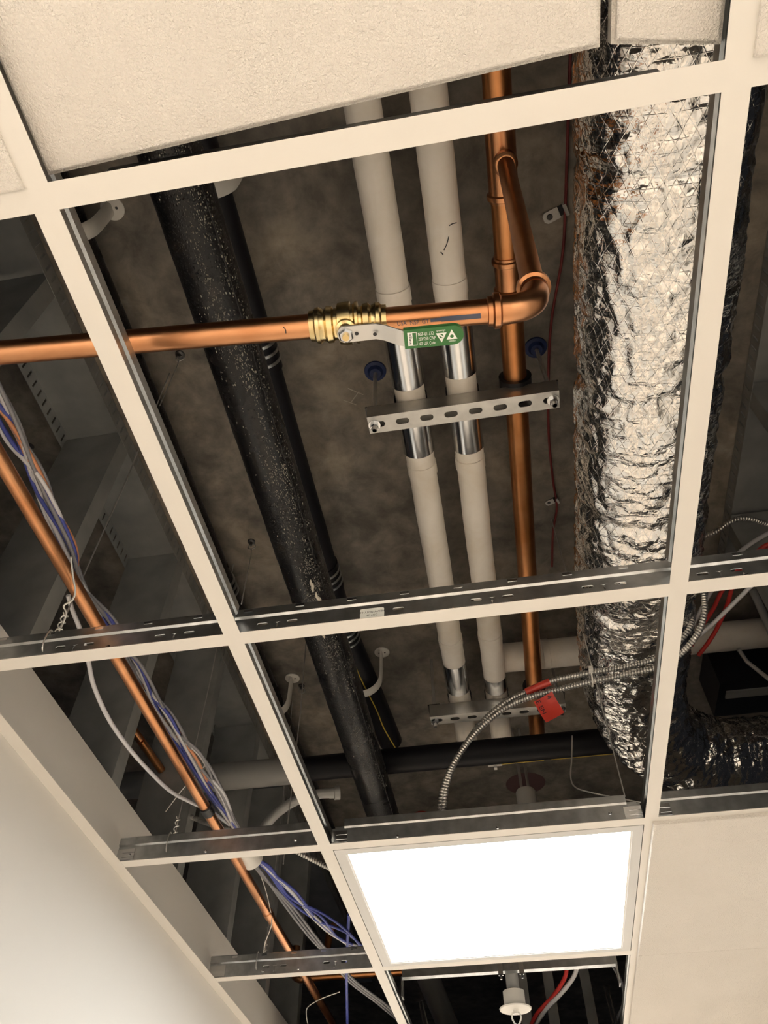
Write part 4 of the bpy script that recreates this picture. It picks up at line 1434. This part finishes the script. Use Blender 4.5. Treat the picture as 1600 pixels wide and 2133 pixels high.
for x, s_ in ((0.016, 1), (0.590, -1)):
    MB().box((x - 0.002, SY - 0.046, 0.030), (x + 0.002, SY - 0.016, 0.078)).build('end_leg', 'galv', t, smooth=False)
for u0, v0, u1, v1, lab in ((876, 2085, 890, 2150, 'slotted steel strap hanging at bottom left of the sprinkler'), (1262, 2052, 1284, 2145, 'slotted steel strap hanging at bottom right of the sprinkler')):
    a_, b_ = at(u0, v0, 0.20), at(u1, v1, 0.03)
    m = MB()
    d = (b_ - a_)
    ln = d.length
    d.normalize()
    sd_ = d.cross(Vector((0, 1, 0))).normalized()
    m.plate([(0, -0.008), (ln, -0.008), (ln, 0.008), (0, 0.008)], [[(0.008, -0.0035), (ln - 0.008, -0.0035), (ln - 0.008, 0.0035), (0.008, 0.0035)]], lambda x, y, w_: a_ + d * x + sd_ * y + Vector((0, w_, 0)), 0.002)
    m.build('slotted_strap', 'shield', smooth=False, label=lab, cat='bracket', group='slotted straps')
cable([(1182, 2010, .16), (1175, 2040, .15), (1150, 2078, .13), (1120, 2110, .11), (1100, 2150, .09)], 0.0062, 'red', 'red cable hanging right of the sprinkler', 'cables beside the sprinkler', 'alarm_cable')
cable([(1205, 2005, .16), (1195, 2035, .15), (1170, 2068, .13), (1135, 2105, .11), (1108, 2150, .09)], 0.0066, 'cwhite', 'white cable hanging right of the sprinkler beside the red one', 'cables beside the sprinkler', 'data_cable')
cable([(1275, 2010, .14), (1295, 2045, .12), (1300, 2085, .10), (1286, 2122, .08), (1275, 2150, .07)], 0.0045, 'cgrey', 'dark cable curving at the right grid tee near the bottom', None, 'data_cable')
a_, b_ = at(885, 2020, .45), at(935, 2140, .36)
MB().tube([a_ - (b_ - a_) * 1.0, b_ + (b_ - a_)], 0.045, 28).build('round_duct', 'greypipe', label='grey round duct left of the sprinkler', cat='duct')
for i, (u, lab) in enumerate(((1092, 'grey steel hanger strap right behind the sprinkler drop'), (1150, 'dark grey hanger strap farther right of the sprinkler'), (1232, 'short grey hanger strap near the right tee at the bottom'))):
    p = at(u, 2080 + 8 * i, 0.25)
    q = (0.26, 0.45, 0.28)[i]
    MB().box((p.x - 0.018, p.y + 0.03 * i, 0.16), (p.x + 0.018, p.y + 0.004 + 0.03 * i, q + 0.3)).build('hanger_strap', 'stud', smooth=False, label=lab, cat='bracket', group='grey hanger straps')
t = thing('copper_pipe', 'copper pipe crossing behind the far main tee near the bottom', 'pipe', at(730, 2035, .25), 'copper pipes')
pa, pb = at(640, 2037, .25), at(900, 2034, .25)
MB().tube([pa, (pb.x, pa.y, .25)], 0.0112, 20).build('tube', 'copper_old', t)
MB().tube(spline([pa, pa + Vector((-0.03, 0.0, 0.0)), pa + Vector((-0.045, 0.0, 0.02)), pa + Vector((-0.046, 0.0, 0.10))], 6), 0.0130, 20).build('elbow', 'copper', t)
t = thing('copper_stub', 'copper stub with fitting below the blue cables', 'pipe', at(690, 1955, .33))
MB().tube([at(680, 1985, .33), at(688, 1935, .42)], 0.012, 20).build('tube', 'copper_old', t)
MB().lathe(at(688, 1940, .41), at(700, 1925, .44) - at(688, 1940, .41), [(0, 0.0125), (0.002, 0.0150), (0.03, 0.0150), (0.032, 0.0125)], 20).build('fitting', 'copper', t)
t = thing('copper_stub', 'copper fittings between the wall studs left of the bundle', 'pipe', at(290, 1520, .5))
pst = at(285, 1540, .42)
MB().tube(spline([(pst.x - 0.02, pst.y - 0.03, DECK), (pst.x - 0.02, pst.y - 0.03, .50), (pst.x - 0.015, pst.y - 0.02, .45), (pst.x + 0.0, pst.y + 0.02, .43)], 6), 0.011, 18).build('elbow', 'copper', t)
MB().tube([(pst.x, pst.y + 0.02, .43), (pst.x + 0.005, pst.y + 0.16, .43)], 0.0105, 18).build('tube', 'copper_old', t)

# ------------------------------------------------------------------ dark equipment at the far right
t = thing('duct_damper', 'black equipment box with a pale strip right of the foil elbow', 'equipment', at(1560, 1450, .70))
a_ = at(1500, 1425, .66)
MB().box((a_.x, a_.y, .66), (a_.x + 0.6, a_.y + 0.16, .80)).build('casing', 'black', t, smooth=False)
b_ = at(1514, 1442, .655)
MB().box((b_.x, b_.y, .6545), (b_.x + 0.5, b_.y + 0.032, .660)).build('pale_strip', 'greypipe', t, smooth=False)
p0, p1 = at(1510, 1352, .60), at(1610, 1440, .50)
m = MB()
m.tube([at(1538, 1352, .62), at(1556, 1378, .60), at(1615, 1425, .52)], 0.0055, 10)
m.build('bright_rod', 'wire', label='bright bent rod at the far right edge', cat='rod')
m = MB().tube([at(1566, 1225, .70), at(1600, 1300, .66), at(1620, 1350, .62)], 0.010, 12)
m.build('grey_rod', 'greypipe', label='grey rod slanting below the main tee at the right edge', cat='rod')
